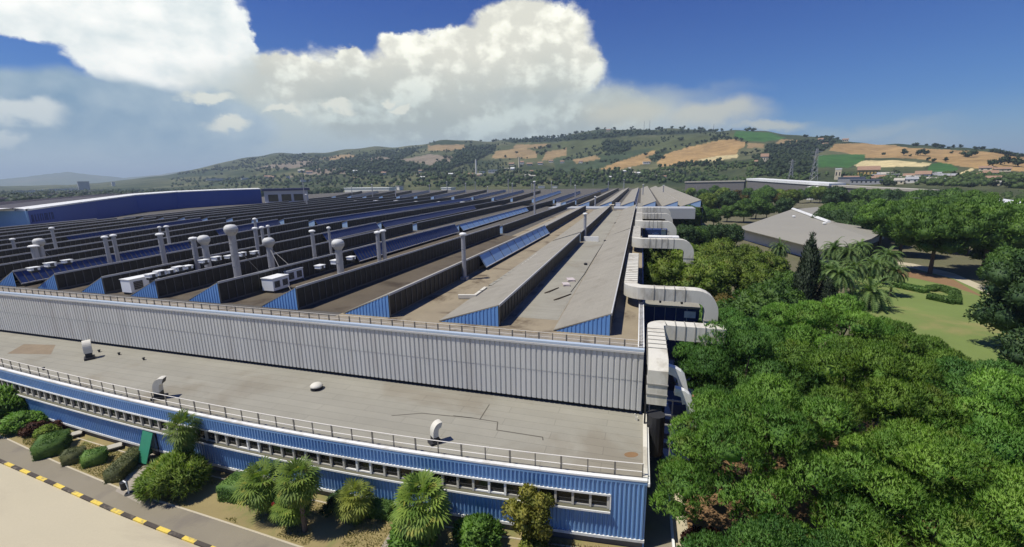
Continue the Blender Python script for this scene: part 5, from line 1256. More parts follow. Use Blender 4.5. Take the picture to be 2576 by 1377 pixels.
park('olive2', 'park_tree', 1812, 612, 9, 1.12, 'highest yellow-green tree, left of the pavilion roof', group='yellow-green park trees')
park('olive1', 'park_tree', 1800, 685, 6.5, .92, 'broad yellow-green tree in the middle of its group', group='yellow-green park trees')
park('olive2', 'park_tree', 1884, 655, 6.5, 1.1, 'yellow-green tree just below the left eave of the pavilion', group='yellow-green park trees')
park('olive2', 'park_tree', 1905, 700, 6, 1.0, 'yellow-green tree left of the dark cypress', group='yellow-green park trees')
park('russet', 'russet_tree', 1842, 758, 6.5, .8, 'small russet tree between the yellow-green and the deep green trees')
park('broad1', 'green_tree', 1760, 792, 7.5, .82, 'deep green tree directly right of the rounded duct end', group='deep green trees')
park('broad1', 'green_tree', 1880, 775, 8, .95, 'deep green tree behind the near pines, second from the ducts', group='deep green trees')
park('broad2', 'green_tree', 1950, 742, 7.5, 1.05, 'deep green tree leaning on the left side of the cypress', group='deep green trees')
p = P(2015, 818, 0); plant('cypress', 'cypress', 'tall dark columnar cypress', 'cypress', tuple(p), 1.0, 0, 'cypresses', sz=1.12)
p = P(2068, 822, 0); plant('cypress', 'cypress', 'shorter dark cypress right of the tall one', 'cypress', tuple(p), .95, 2, 'cypresses', sz=.62)
park('olive1', 'park_tree', 1668, 628, 8.5, 1.0, 'yellow-green tree behind the rounded end of the second duct elbow', group='yellow-green park trees')
park('olive1', 'park_tree', 1770, 700, 7, .95, 'low yellow-green tree behind the deep green trees', group='yellow-green park trees')
park('olive2', 'park_tree', 1932, 668, 6, 1.0, 'yellow-green tree under the front eave of the pavilion, left of a palm', group='yellow-green park trees')
park('broad2', 'green_tree', 1968, 712, 5.5, .85, 'deep green tree at the foot of the tall cypress on its left', group='deep green trees')
for k, (key, px_, py_, zc, s, lb) in enumerate([
    ('date1', 2088, 690, 6.5, 1.1, 'date palm just right of the shorter cypress'), ('date1', 2200, 668, 6.6, 1.05, 'date palm above the big low palm, right one'), ('date2', 2135, 642, 8.0, 1.0, 'tall date palm in the middle of the palm group'), ('date1', 2250, 680, 6.0, .9, 'date palm farthest right in the palm group by the hedge strip'),
    ('date2', 1962, 618, 8.2, .9, 'date palm before the left part of the pavilion roof'),
    ('date2', 2098, 632, 8.2, 1.05, 'date palm before the right part of the pavilion roof'),
    ('date1', 2165, 612, 7.5, 1.0, 'date palm with dark upright fronds at the right corner of the pavilion'),
    ('date1', 2232, 645, 7.0, 1.1, 'date palm right of the pavilion, before the tall pines'),
    ('date1', 2110, 700, 6.2, 1.1, 'date palm between the cypress and the big low palm'),
    ('date2', 2060, 668, 7.8, .9, 'date palm right behind the tall cypress'),
    ('date3', 2188, 738, 3.2, 1.12, 'big low date palm at the edge of the lawn'),
    ('date1', 2150, 680, 5.8, 1.0, 'date palm behind the big low palm')]):
    park(key, 'date_palm', px_, py_, zc, s, lb, 'palm', 'date palms in the park')
PG = 'stone pines of the park'
for k, (key, x, y, s, lb) in enumerate([
    ('pineP1', 76, 142, 1.02, 'stone pine with a bare trunk over the pale path, left one of the tall pair'),
    ('pineP1', 89, 145, 1.05, 'stone pine with a bare trunk over the pale path, right one of the tall pair'),
    ('pineP2', 86, 192, 1.05, 'stone pine in the row right of the pavilion ridge'),
    ('pineP2', 83, 172, 1.1, 'stone pine behind the tall pair, its crown above theirs'),
    ('pineP1', 104, 178, .95, 'stone pine behind the tall pair on the right'),
    ('pineP2', 122, 200, 1.0, 'stone pine far right behind the others, near the pale house'),
    ('pineP2', 98, 205, 1.0, 'stone pine in the row behind the pavilion ridge, right one'),
    ('pineP2', 118, 230, 1.0, 'stone pine in the back row, left one of two'),
    ('pineP1', 140, 240, 1.0, 'stone pine in the back row, right one of two')]):
    plant(key, 'stone_pine', lb, 'pine tree', (x, y, 0), s, k*2.1, PG)
plant('oak', 'holm_oak', 'dark dense holm oak at the right picture edge beside the lawn', 'tree', (55.8, 80, 0), 1.05, .4)
plant('darkt', 'dark_bush_tree', 'low dark tree below the holm oak at the right picture edge', 'tree', (47.5, 64.5, 0), .85, 1.4)
plant('darkt', 'dark_bush_tree', 'second dark tree right behind the holm oak', 'tree', (69, 95, 0), 1.1, 2.4)
plant('broad1', 'green_tree', 'green tree above the holm oak by the pale house', 'tree', (101, 150, 0), 1.0, .4)
# dense belts of trees further off
def belt(rows, name, what, where, group):
    k = 0
    for (x0, y0, x1, y1, n, zc, keys, s) in rows:
        for i in range(n):
            f = (i+.5)/n; px_ = x0+(x1-x0)*f+rnd.uniform(-6, 6); py_ = y0+(y1-y0)*f+rnd.uniform(-3, 3); p = P(px_, py_, zc); key = keys[rnd.randrange(len(keys))]
            word = {'darkt': 'dark green', 'broad1': 'mid green', 'broad2': 'mid green', 'olive1': 'yellow-green', 'olive2': 'yellow-green', 'russet': 'russet', 'pineP2': 'dense pine-like', 'oak': 'dark'}[key]
            plant(key, name, f'{word} {what}, {nth(k)} from the left {where}', 'tree', (p.x, p.y, 0), s*rnd.uniform(.85, 1.15), rnd.uniform(0, 6), group); k += 1
belt([(1705, 575, 1860, 560, 5, 9, ('darkt', 'broad2'), 1.0)], 'belt_tree', 'tree', 'in the belt left of the pavilion', 'trees left of the pavilion')
belt([(1720, 535, 1985, 508, 8, 9, ('darkt', 'broad1', 'broad2'), 1.1)], 'belt_tree', 'tree', 'in the belt behind the pavilion roof', 'trees behind the pavilion')
belt([(1760, 505, 2010, 490, 8, 10, ('broad1', 'russet', 'darkt', 'olive1'), 1.35)], 'belt_tree', 'tree', 'in the second belt behind the pavilion', 'trees in the second belt')
belt([(1730, 480, 2080, 484, 13, 10, ('broad1', 'olive1', 'russet', 'broad2'), 1.3)], 'belt_tree', 'tree', 'before the long white roof', 'trees before the long white roof')
belt([(2055, 545, 2180, 560, 4, 8, ('darkt', 'broad1'), 1.0)], 'belt_tree', 'tree', 'along the far side of the pavilion ridge', 'trees along the pavilion ridge')
belt([(2070, 512, 2420, 526, 10, 11, ('broad1', 'darkt', 'pineP2'), 1.15)], 'belt_tree', 'tree', 'in the upper belt right of the white tank', 'trees right of the tank')
belt([(2090, 492, 2440, 507, 12, 10, ('broad2', 'darkt', 'broad1'), 1.5)], 'belt_tree', 'tree', 'in the farthest belt right of the white tank', 'farthest park trees')
belt([(2430, 530, 2590, 560, 5, 10, ('broad1', 'darkt', 'olive2'), 1.15)], 'belt_tree', 'tree', 'right of the stone pines by the frame', 'trees at the right frame')
belt([(2440, 508, 2590, 530, 5, 9, ('darkt', 'broad2'), 1.1)], 'belt_tree', 'tree', 'below the long white shed at the right edge', 'trees below the white shed')
belt([(2490, 590, 2580, 700, 3, 8, ('broad1', 'broad2'), .85)], 'belt_tree', 'tree', 'beside the pale house at the right edge', 'trees by the pale house')
# lawn, path, planting hedges
def S(pts): return [(P(x, y, .05).x, P(x, y, .05).y) for x, y in pts]
sheet('lawn', S([(2150, 830), (2150, 690), (2300, 672), (2600, 760), (2700, 900), (2500, 1000), (2250, 900)]), .03, lawnm)
sheet('park_path', S([(2236, 668), (2300, 676), (2400, 702), (2480, 738), (2600, 790), (2600, 775), (2480, 722), (2400, 688), (2300, 664), (2240, 656)]), .05, roadm)
sheet('park_soil', S([(2230, 690), (2300, 700), (2400, 722), (2485, 752), (2470, 745), (2400, 704), (2300, 679), (2236, 671)]), .042, soil)
def gh(px_, py_): p = P(px_, py_, 0); return (p.x, p.y)
hedge('planting_hedge', 'low dark hedge strip on the lawn left of the looped hedge', [gh(2252, 722), gh(2330, 738)], 2.2, 1.1, hedM, 201, (.3, .2), 40)
hedge('looped_hedge', 'low looped hedge ring on the lawn, shaped like a horseshoe', [gh(2335, 752), gh(2402, 766), gh(2400, 742), gh(2362, 730), gh(2336, 733)], 1.7, 1.1, hedM, 202, (.3, .2), 40)
# the pavilion
pv = thing('pavilion', 'wide low pavilion with a plain grey sheet roof and white ridge cap among trees', 'building', (60, 180, 0))
A_ = P(1992, 527, 7.6); B_ = P(2192, 601, 7.6); C_ = P(1856, 574, 5.0); D_ = P(2085, 632, 5.0)
E_ = A_+(A_-C_)*.8; E_.z = 5.0; F_ = B_+(A_-C_)*.8; F_.z = 5.0
dn = Vector((0, 0, -.22))
b = MB(); q = [A_, B_, D_, C_, E_, F_]; vs = [tuple(v) for v in q]+[tuple(v+dn) for v in q]
b.add(vs, [(3, 2, 1, 0), (0, 1, 5, 4), (9, 6, 7, 8), (6, 10, 11, 7), (3, 9, 8, 2), (2, 8, 7, 1), (0, 6, 9, 3), (1, 7, 11, 5), (5, 11, 10, 4), (4, 10, 6, 0)]); b.build('roof', pavroof, pv)
b = MB(); b.tube([A_.lerp(B_, .02)+Vector((0, 0, .35)), A_.lerp(B_, .62)+Vector((0, 0, .35))], .75, 6); b.build('ridge_cap', white, pv)
b = MB(); ins = [C_.lerp(F_, .04), D_.lerp(E_, .04), F_.lerp(C_, .04), E_.lerp(D_, .04)]; b.hexa([(v.x, v.y) for v in ins], 0, 4.7); b.build('wall', wallwhite, pv)
for (u, v) in ((.25, .25), (.62, .12)):
    c = A_.lerp(B_, u).lerp(C_.lerp(D_, u), v); b = MB(); b.lathe(c, [(.5, -.1), (.5, .5), (.8, .55), (.7, .9), (.2, 1.0)], 10); b.build('roof_vent', white, pv)
# park lamps
def lamp(px_, py_, zt, label, q=None):
    p = P(px_, py_, zt) if q is None else q[0]; zt = zt if q is None else q[1]; r = thing('street_lamp', label, 'street lamp', (p.x, p.y, 0), 'tall lamp posts')
    b = MB(); b.tube([(p.x, p.y, 0 if q is None else ZR), (p.x, p.y, zt)], [.14 if q is None else .35, .08 if q is None else .25], 7); b.build('post', galv, r)
    b = MB(); b.tube([(p.x, p.y, zt), (p.x-.9, p.y, zt+.45), (p.x-1.9, p.y, zt+.4)], .07, 6); b.box(p.x-2.6, p.x-1.7, p.y-.2, p.y+.2, zt+.3, zt+.5); b.build('arm', galv, r)
lamp(1902, 470, 14, 'tall lamp post among the trees before the long white roof, left one'); lamp(1967, 460, 16, 'tall lamp post rising above the long white roof on its left part')
lamp(2313, 500, 13, 'lamp post standing behind the stone pine crowns'); lamp(1752, 468, 16, 'tall lamp post right of the far roof edge'); q_ = P(768, 514, ZR); lamp(768, 514, 0, 'tall lamp post with a bent arm over the distant roof rows', q=(q_, zat(764, 449, q_.x, q_.y)))
# ------------------------------------------------------------------ houses, sheds, the valley
def far_pos(px_, py_):
    d = ray(px_, py_)
    h = hill_at(px_, py_); z0p = P(px_, py_, 0) if d[2] < -1e-4 else None
    if z0p is not None and z0p.xy.length < h.xy.length: return z0p
    return h
def house(px_, py_, wp, hp_, wall, roof, label, cat='house', rt='gable', group=None, ang=None, win=True, depth=None, name='house'):
    p = far_pos(px_, py_); D = math.hypot(p.x, p.y); k = D/FOC*.93; w = wp*k; h = hp_*k; dp = depth or min(w*.8, 11+w*.1)
    a = ang if ang is not None else math.atan2(p.x, p.y)*-1+rnd.uniform(-.15, .15); z = p.z-.6
    r = thing(name, label, cat, (p.x, p.y, z), group); ca, sa = math.cos(a), math.sin(a)
    def tr(x, y, zz): return (p.x+ca*x-sa*y, p.y+sa*x+ca*y, z+zz)
    hw = h*(.62 if rt == 'gable' else .9)
    b = MB(); b.obox((p.x, p.y), a, w, dp, z, z+hw); b.build('wall', wall, r)
    b = MB(); o = .04*w+.2
    if rt == 'gable':
        v = [tr(-w/2-o, -dp/2-o, hw-.05), tr(w/2+o, -dp/2-o, hw-.05), tr(w/2+o, dp/2+o, hw-.05), tr(-w/2-o, dp/2+o, hw-.05), tr(-w/2-o, 0, h), tr(w/2+o, 0, h)]
        b.add(v, [(0, 1, 5, 4), (2, 3, 4, 5), (0, 4, 3), (1, 2, 5), (3, 2, 1, 0)])
    else: b.obox((p.x, p.y), a, w+o, dp+o, z+hw, z+h)
    b.build('roof', roof, r)
    if win and hw > 2:
        nw = max(2, min(7, int(w/4)))
        for i in range(nw):
            x = -w/2+w*(i+.5)/nw; b = MB(); v = [tr(x-w/nw*.18, -dp/2-.03, hw*.4), tr(x+w/nw*.18, -dp/2-.03, hw*.4), tr(x+w/nw*.18, -dp/2-.03, hw*.75), tr(x-w/nw*.18, -dp/2-.03, hw*.75)]
            b.add(v, [(0, 1, 2, 3)]); b.build('window', pane, r)
    return r
HG = 'small houses on the hillside'
house(1922, 408, 15, 19, wallcream, rooftile, 'cream house with a pale blue side below the dark wood on the right hillside')
house(1906, 414, 14, 10, wallwhite, rooftile, 'small white house just left below the cream house on the hillside')
house(1240, 436, 24, 9, wallwhite, white, 'long white house in the valley right of the slim white tower', rt='flat'); house(1213, 438, 16, 7, wallwhite, white, 'low white building at the foot of the slim white tower', rt='flat')
house(1287, 418, 13, 9, wallcream, rooftile, 'pale house at the left end of the hillside hamlet', group=HG); house(1312, 414, 12, 9, wallwhite, rooftile, 'white house second in the hillside hamlet', group=HG)
house(1332, 417, 14, 8, wallcream, rooftile, 'pale house third in the hillside hamlet', group=HG); house(1359, 415, 12, 8, wallwhite, rooftile, 'white house at the right end of the hillside hamlet', group=HG)
house(1386, 409, 11, 7, wallwhite, rooftile, 'white house alone right above the hillside hamlet', group=HG); house(1414, 411, 10, 7, wallwhite, rooftile, 'white house farthest right of the hillside hamlet', group=HG)
house(1461, 411, 9, 7, wallwhite, rooftile, 'lone white house below the dark round wood', group=HG); house(1626, 413, 17, 6, wallwhite, white, 'low white shed between the two ochre fields', rt='flat')
house(1052, 440, 8, 6, wallwhite, rooftile, 'tiny white house at the left foot of the hill', group=HG); house(962, 437, 6, 6, wallwhite, rooftile, 'tiny white house far left of the hamlets', group=HG)
house(2106, 452, 11, 24, wallcream, white, 'tall narrow cream block at the right end of the long white roof', rt='flat')
house(2140, 462, 44, 14, shedgrey, darkshed, 'grey industrial shed right of the tall narrow cream block', 'shed', 'flat', win=False); house(2178, 464, 52, 11, shedgrey, darkshed, 'wide grey shed with pale front, second right of the cream block', 'shed', 'flat')
house(2182, 444, 34, 21, wallyel, rooftile, 'yellow farmhouse in the valley village'); house(2232, 448, 48, 8, wallcream, white, 'long low cream building right of the yellow farmhouse', rt='flat')
house(2320, 452, 22, 17, wallwhite, rooftile, 'white two-storey house in the village, left of the pale track'); house(2362, 449, 44, 9, wallcream, shedgrey, 'long low pale building right of the white two-storey house', rt='flat')
house(2290, 452, 20, 12, wallcream, rooftile, 'pale house between dark trees left of the white two-storey house'); house(2360, 462, 9, 7, wallwhite, rooftile, 'small white house before the village')
house(2478, 430, 16, 9, wallcream, rooftile, 'farmhouse on the right slope under dark trees'); house(2520, 432, 20, 8, wallcream, rooftile, 'low farm buildings at the right edge of the slope')
house(2064, 357, 9, 8, wallwhite, rooftile, 'white house on the skyline right of the dark wood', group='skyline houses'); house(2126, 357, 10, 7, wallcream, rooftile, 'pale house on the skyline at the start of the ochre hill', group='skyline houses')
house(1530, 331, 10, 6, wallcream, rooftile, 'small house on the skyline among trees', group='skyline houses'); house(2075, 368, 10, 7, wallcream, rooftile, 'pale house inside the dark wood on the hill', group='skyline houses')
def longb(px0, py0, px1, py1, z0, zt, dp, wall, roof, label, name='long_shed', cat='shed', zb=0.):
    a = P(px0, py0, zt); c = P(px1, py1, zt); d = (c-a).xy; ang = math.atan2(d.y, d.x); m2 = (a+c)/2; q = Vector((-d.y, d.x)).normalized()*dp/2; q = q if q.y > 0 else -q
    r = thing(name, label, cat, (m2.x, m2.y, 0)); b = MB(); b.obox((m2.x+q.x, m2.y+q.y), ang, d.length, dp, z0, zt-1.2); b.build('wall', wall, r)
    b = MB(); b.obox((m2.x+q.x, m2.y+q.y), ang, d.length+1.5, dp+1.5, zt-1.2, zt); b.build('roof', roof, r); return r
def longr(px0, py0, px1, py1, r0_, r1_, th, dp, wall, roof, label):
    a = PR(px0, py0, r0_); c = PR(px1, py1, r1_); d = (c-a).xy; q = Vector((-d.y, d.x)).normalized()*dp; q = q if q.y > 0 else -q
    r = thing('long_shed', label, 'shed', ((a.x+c.x)/2, (a.y+c.y)/2, 0)); q3 = Vector((q.x, q.y, 0)); up = Vector((0, 0, th))
    def slab(p0, p1, lo0, lo1, ins):
        e = d.normalized()*ins; e3 = Vector((e.x, e.y, 0)); s = q.normalized()*ins; s3 = Vector((s.x, s.y, 0))
        k = [p0+e3+s3, p1-e3+s3, p1-e3+q3-s3, p0+e3+q3-s3]; low = [lo0, lo1, lo1, lo0]; b = MB()
        b.add([(v.x, v.y, l) for v, l in zip(k, low)]+[tuple(v) for v in k], [(3, 2, 1, 0), (4, 5, 6, 7)]+[(i, (i+1) % 4, (i+1) % 4+4, i+4) for i in range(4)]); return b
    slab(a-up, c-up, 0, 0, .8).build('wall', wall, r); slab(a, c, a.z-th+.02, c.z-th+.02, 0).build('roof', roof, r)
longr(1878, 449, 2086, 462, 640, 560, 2.6, 22, plinth, white, 'very long thin white roof among the trees in the valley')
longr(1722, 457, 1874, 454, 660, 640, 1.6, 12, plinth, conc, 'long pale strip building left of the very long white roof')
longr(2092, 466, 2330, 478, 520, 430, 1.8, 9, plinth, conc, 'long pale wall-like building right of the white tank')
longb(2316, 481, 2392, 491, 0, 8, 14, wallcream, white, 'long cream building with a white roof at the edge of the park')
longb(2496, 497, 2640, 517, 0, 8, 12, wallcream, white, 'long bright white shed cut by the right picture edge')
longb(866, 473, 978, 472, 0, 16, 20, wallwhite, white, 'long white building behind the distant saw-tooth roofs')
longb(1110, 472, 1134, 472, 0, 15, 10, wallwhite, white, 'short white building behind the distant saw-tooth roofs')
longb(980, 468, 1004, 468, 0, 16, 10, wallwhite, conc, 'short pale building at the right end of the long white building')
house(1362, 474, 17, 6, wallwhite, white, 'small white roof behind the far saw-tooth rows, left of the last flues', rt='flat', win=False); house(1396, 474, 12, 6, wallwhite, white, 'small white roof behind the far rows, right one of two', rt='flat', win=False)
# white tank and pale house near the right edge
p = P(2046, 498, 2); r = thing('storage_tank', 'bright white upright tank between the tree belts', 'tank', (p.x, p.y, 0)); zt = zat(2046, 471, p.x, p.y)
b = MB(); b.lathe((p.x, p.y, 0), [(6.5, 0), (6.5, zt-.5), (6.2, zt)], 24); b.build('body', white, r, smooth=False)
b = MB(); b.lathe((p.x, p.y, zt), [(6.7, 0), (6.7, .35), (.3, 1.2)], 24); b.build('lid', white, r)
house(2018, 498, 14, 20, wallcream, rooftile, 'small cream house left of the white tank', ang=.1)
house(2556, 655, 64, 62, wallcream, rooftile, 'pale two-storey house behind trees at the right picture edge', ang=-.5, depth=9)
house(2515, 672, 30, 28, wallwhite, white, 'small white outbuilding with a dark doorway beside the pale house', rt='flat', ang=-.4, depth=5)
wl = sorted([(rnd.uniform(2110, 2500), rnd.uniform(443, 466)) for _ in range(20)])
for k, (x, y) in enumerate(wl): house(x, y, rnd.uniform(13, 26), rnd.uniform(8, 13), rnd.choice([wallwhite, wallcream, wallwhite]), rnd.choice([rooftile, rooftile, conc, shedgrey]), f'house scattered through the right-hand village, {nth(k)} from the left', group='houses of the village')
vl = sorted([(rnd.uniform(640, 1720), rnd.uniform(428, 452)) for _ in range(30)])
for k, (x, y) in enumerate(vl): house(x, y+max(0, (1000-x)*.012), rnd.uniform(7, 15), rnd.uniform(5, 7.5), rnd.choice([wallwhite, wallcream, wallwhite]), rnd.choice([rooftile, conc, white]), f'pale house scattered in the valley behind the factory, {nth(k)} from the left', group='houses in the valley')
# slim towers and masts
def mast(px_, py_, ph, rad, label, name='mast', m=galv, cat='mast'):
    p = far_pos(px_, py_); D = math.hypot(p.x, p.y); h = ph*D/FOC*.95; r = rad
    b = MB(); b.tube([(p.x, p.y, p.z-1), (p.x, p.y, p.z+h)], [r, r*.8], 8); tag(b.build(name, m, at=tuple(p)), label, cat)
mast(1198, 438, 36, 2.6, 'slim white tower in the valley left of the hamlets', 'slim_tower', wallwhite, 'tower'); mast(1306, 422, 26, 3.0, 'pale slim tower standing among the hillside hamlet', 'slim_tower', wallcream, 'tower')
mast(1620, 327, 20, .9, 'thin mast on the skyline, left one of a pair'); mast(1634, 327, 22, .9, 'thin mast on the skyline, right one of a pair'); mast(1795, 326, 16, .9, 'thin mast on the skyline farther right, alone')
def pylon(px_, py_, ph, label):
    p = far_pos(px_, py_); D = math.hypot(p.x, p.y); h = ph*D/FOC*.95; w = h*.09; b = MB()
    for sx in (-1, 1):
        for sy in (-1, 1): b.tube([(p.x+sx*w, p.y+sy*w, p.z-1), (p.x+sx*w*.2, p.y+sy*w*.2, p.z+h)], .32, 5)
    for i in range(6):
        f = i/6; g_ = (i+1)/6; a_ = w*(1-.8*f); c = w*(1-.8*g_)
        for sx in (-1, 1): b.tube([(p.x+sx*a_, p.y, p.z+h*f), (p.x-sx*c, p.y, p.z+h*g_)], .22, 4)
    for f in (.78, .9): b.tube([(p.x-w*1.8, p.y, p.z+h*f), (p.x+w*1.8, p.y, p.z+h*f)], .25, 4)
    tag(b.build('pylon', galv, at=tuple(p)), label, 'pylon')
pylon(2046, 455, 66, 'lattice pylon standing above the right end of the long white roof'); pylon(1988, 452, 42, 'smaller lattice pylon above the middle of the long white roof')
# ------------------------------------------------------------------ far trees
for k, (m, R_, H_) in enumerate([(farM, 4.2, 9), (farM, 5.5, 8), (farM, 3.2, 10), (farY, 4.5, 9)]):
    rs = np.random.RandomState(300+k); lb = [(rs.normal()*R_*.4, rs.normal()*R_*.4, H_*rs.uniform(.3, .75), R_*rs.uniform(.4, .6)) for _ in range(8)]
    V, pr = leaves(rs, lb, 26, 1.7, 1.1, up=.2, k=1, spread=.8, low=-.8, core=.85); tree_proto(f'far{k}', V, pr, m)
def fartree(px_, py_, s, label, group, key=None):
    p = far_pos(px_, py_); plant(key or f'far{rnd.randrange(3)}', 'hill_tree', label, 'tree', (p.x, p.y, p.z-.5), s, rnd.uniform(0, 6), group)
k = 0
for x in sorted([rnd.uniform(1180, 1900) for _ in range(44)]):
    fartree(x, float(np.interp(x, _pxs, _ys))+1.5, rnd.uniform(.8, 1.9), f'dark skyline tree on the main hill crest, {nth(k)} from the left', 'trees on the main hill crest'); k += 1
for k, x in enumerate([2496, 2507, 2518, 2529, 2540, 2551, 2562, 2572]): fartree(x, 383+(x-2496)*.2, .95, f'evenly spaced row tree at the right end of the skyline, {nth(k)} from the left', 'tree row at the right skyline')
for k, x in enumerate(sorted([rnd.uniform(2020, 2110) for _ in range(9)]+[rnd.uniform(2290, 2370) for _ in range(12)]+[rnd.uniform(2380, 2480) for _ in range(6)])):
    fartree(x, float(np.interp(x, _pxs, _ys))+2.5, rnd.uniform(.7, 1.2), f'dark tree on the crest above the right-hand ochre field, {nth(k)} from the left', 'trees on the right crest')
for k, (x, y, s) in enumerate([(2276, 392, 1.5), (2222, 390, .7), (2312, 392, 1.5), (2328, 393, 1.5), (2394, 388, .7), (2436, 396, 1.6), (2380, 408, .9), (2493, 420, 1.3), (2522, 416, 1.6), (2540, 418, 1.8), (2555, 420, 1.5), (2350, 408, .8), (2335, 405, .8), (2290, 395, .6)]):
    fartree(x, y, s, f'lone dark tree on the right-hand ochre slope, number {nth(k)} on a list from crest to foot' if False else f'lone dark tree standing in the right-hand ochre slope, {nth([2222, 2276, 2290, 2312, 2328, 2335, 2350, 2380, 2394, 2436, 2493, 2522, 2540, 2555].index(x))} from the left', 'lone trees on the right slope')
hl = [(1652, 385), (1664, 382), (1672, 378), (1686, 376), (1700, 370), (1716, 366), (1735, 364), (1752, 361), (1765, 358), (1775, 356), (1788, 354), (1800, 352), (1815, 350), (1826, 349), (1838, 350), (1850, 352), (1866, 354), (1878, 360), (1866, 386), (1874, 390), (1890, 386), (1905, 384), (1650, 396), (1660, 400), (1668, 398), (1640, 404), (1624, 389), (1712, 352), (1728, 372)]
for k, (x, y) in enumerate(sorted(hl)): fartree(x, y+2, rnd.uniform(.8, 1.4), f'dark hedgerow tree round the large ochre field, {nth(k)} from the left', 'hedgerow trees round the ochre field')
hl = [(1082, 362), (1092, 361), (1172, 359), (1184, 359), (1120, 398), (1130, 400), (1100, 405), (1352, 388), (1362, 390), (1372, 386), (1345, 374), (1358, 374), (1300, 386), (1272, 398), (1225, 366), (1240, 380), (1160, 384), (1380, 372), (1405, 374), (1420, 377), (1440, 376), (1185, 368), (1060, 372), (900, 402), (860, 405), (800, 398)]
for k, (x, y) in enumerate(sorted(hl)): fartree(x, y, rnd.uniform(.9, 1.6), f'dark tree among the fields of the left half of the hill, {nth(k)} from the left', 'trees among the left fields')
hl = [(1690+rnd.uniform(0, 180), 414+rnd.uniform(-3, 9)) for _ in range(22)]
for k, (x, y) in enumerate(sorted(hl)): fartree(x, y, rnd.uniform(.7, 1.2), f'dark tree at the foot of the large ochre field, {nth(k)} from the left', 'trees at the foot of the ochre field')
hl = [(rnd.uniform(2100, 2420), rnd.uniform(440, 468)) for _ in range(34)]+[(rnd.uniform(2430, 2580), rnd.uniform(452, 474)) for _ in range(20)]
for k, (x, y) in enumerate(sorted(hl)): fartree(x, y, rnd.uniform(.55, .95), f'dark tree in the valley village, {nth(k)} from the left', 'trees of the valley village')
hl = [(rnd.uniform(440, 1650), 0) for _ in range(60)]
for k, (x, y) in enumerate(sorted(hl)):
    d = ray(x, 470); r_ = rnd.uniform(930, 1150); a_ = math.atan2(d[0], d[1]); key = rnd.choice(['far0', 'far1', 'far3', 'far3'])
    plant(key, 'belt_tree', f'{"bright" if key == "far3" else "dark"} tree in the belt behind the factory, {nth(k)} from the left', 'tree', (r_*math.sin(a_), r_*math.cos(a_), -.3), rnd.uniform(1.3, 2.1), rnd.uniform(0, 6), 'tree belt behind the factory')
# woods that read as one mass
def wood(name, label, pts, s, m):
    rs = np.random.RandomState(len(pts)+len(name)); n = len(pts)
    lb = np.array([(p.x+rs.normal()*2, p.y+rs.normal()*2, p.z+s*rs.uniform(2.2, 4.5), s*rs.uniform(2.4, 4.2)) for p in pts])
    cv, cf = ICO1; V = (cv[None]*lb[:, 3][:, None, None]*(1+rs.uniform(-.25, .25, (n, len(cv), 1)))*np.array([1, 1, 1.1])+lb[:, None, :3]).reshape(-1, 3)
    F_ = (cf[None]+(np.arange(n)*len(cv))[:, None, None]).reshape(-1, 3)
    u = unit(rs.normal(size=(n*10, 3))); u[:, 2] = abs(u[:, 2]); i = np.repeat(np.arange(n), 10); c = lb[i, :3]+u*lb[i, 3][:, None]*1.05; q = unit(np.cross(u, rs.normal(size=u.shape))); e = s*1.2
    LV = np.stack([c-q*e*.5, c+u*e, c+q*e*.5], 1).reshape(-1, 3)
    me = npmesh(name, np.concatenate([V, LV]), [F_, np.arange(len(LV)).reshape(-1, 3)+len(V)], m); tag(finish(name, me), label, 'wood', kind='stuff')
def fill(poly, n, rs):
    xs_ = [p[0] for p in poly]; ys_ = [p[1] for p in poly]; o = []
    while len(o) < n:
        x, y = rs.uniform(min(xs_), max(xs_)), rs.uniform(min(ys_), max(ys_))
        if pip(np.array([x]), np.array([y]), poly)[0]: o.append(far_pos(x, y))
    return o
OPEN = [f[1] for f in FIELDS if f[0] in (OCH, OCH2, CRM, GRN, MAU)]
def in_field(q):
    x, y = proj([q]); return any(pip(x, y, poly)[0] for poly in OPEN)
rs = np.random.RandomState(9)
wp = [f[1] for f in FIELDS if f[0] == WDS]
wood('hill_wood', 'dark wood on the right hillside above the long white roof', fill(wp[4], 520, rs), 1.15, farM)
wood('hill_wood', 'dark woods on the left half of the hillside', fill(wp[0], 420, rs)+fill(wp[1], 330, rs), 1.6, farM)
wood('hill_wood', 'dark scrub and the round wood high on the main hill', fill(wp[3], 90, rs)+fill(wp[2], 170, rs), 1.5, farM)
wood('valley_wood', 'green mass of trees across the valley behind the factory', fill([(430, 452), (800, 443), (1200, 436), (1500, 430), (1760, 438), (1780, 458), (1480, 470), (1100, 472), (430, 474)], 620, rs), 1.15, farY)
wood('valley_wood', 'dark trees among the bright ones across the valley behind the factory', fill([(430, 450), (800, 441), (1200, 434), (1500, 428), (1760, 436), (1780, 454), (1480, 464), (1100, 466), (430, 470)], 420, rs), 1.3, farM)
wood('hill_scrub', 'scattered dark scrub and hedgerows over the left and middle hillside', [q for q in fill([(560, 424), (690, 396), (830, 386), (1000, 376), (1180, 360), (1480, 338), (1700, 332), (1900, 336), (1980, 350), (1900, 366), (1780, 420), (1500, 428), (1100, 438), (700, 444)], 2600, rs) if vnoise(np.array([q.x]), np.array([q.y]), 75, 8)[0] > .57 and not in_field(q)], .95, farM)
wood('hill_scrub', 'hazy hedgerows and copses over the far left shoulder of the hill', [q for q in fill([(440, 440), (520, 424), (600, 405), (690, 392), (830, 386), (860, 396), (780, 422), (700, 432), (560, 440)], 620, rs) if vnoise(np.array([q.x+q.y]), np.array([q.y]), 120, 11)[0] > .48], 1.35, farM)
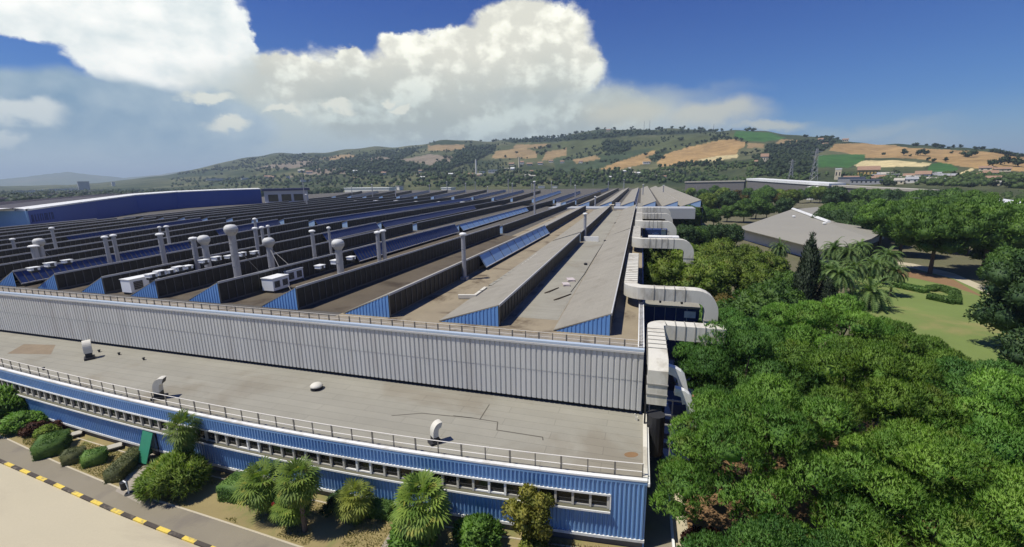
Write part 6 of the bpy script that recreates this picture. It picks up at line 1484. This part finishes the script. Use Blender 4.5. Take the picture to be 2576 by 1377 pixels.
wood('village_trees', 'dark trees and scrub between the park and the hill foot on the right', [q for q in fill([(1640, 428), (1760, 414), (1900, 408), (1935, 445), (2050, 440), (2420, 440), (2576, 446), (2576, 478), (2300, 466), (2100, 462), (1700, 462)], 1100, rs) if vnoise(np.array([q.x]), np.array([q.y]), 40, 8)[0] > .38 and not in_field(q)], .8, farY)
vp = []
for i in range(900):
    x = rs.uniform(-60, 900); d = ray(x, 470); r_ = rs.uniform(900, 2600); a_ = math.atan2(d[0], d[1]); vp.append(Vector((r_*math.sin(a_), r_*math.cos(a_), 0)))
wood('valley_wood', 'hazy trees across the plain behind the blue hall', vp, 2.0, farM)
vp = []
for i in range(520):
    x = rs.uniform(1700, 2600); d = ray(x, 470); r_ = rs.uniform(560, 900); a_ = math.atan2(d[0], d[1]); vp.append(Vector((r_*math.sin(a_), r_*math.cos(a_), 0)))
wood('valley_wood', 'mixed green trees behind the park towards the village', vp, 1.0, farY)
for k, (x, y, w, h) in enumerate([(70, 489, 30, 7), (100, 486, 16, 6), (150, 483, 26, 6), (186, 480, 12, 5), (213, 478, 16, 16), (286, 468, 5, 8), (560, 454, 60, 5), (620, 452, 20, 4), (725, 452, 8, 8), (770, 458, 24, 5), (40, 492, 20, 6)]):
    house(x, y, w, h, wallwhite if k != 4 else shedgrey, white if k % 2 else shedgrey, f'distant pale block on the hazy plain, {nth([40, 70, 100, 150, 186, 213, 286, 560, 620, 725, 770].index(x))} from the left', 'building', 'flat', 'distant blocks on the plain', win=False, name='distant_block')
# ------------------------------------------------------------------ the air
hzm = bpy.data.materials.new('haze_air'); hzm.use_nodes = True; t = NT(hzm.node_tree); out = t.n('ShaderNodeOutputMaterial'); v = t.n('ShaderNodeVolumePrincipled')
v.inputs['Color'].default_value = (.70, .86, 1, 1); v.inputs['Density'].default_value = 1.2e-4; v.inputs['Anisotropy'].default_value = .1; t.lk(v.outputs[0], out.inputs['Volume'])
b = MB(); b.box(-17000, 17000, -17000, 17000, -8, 470); tag(b.build('haze', hzm), kind='stuff')
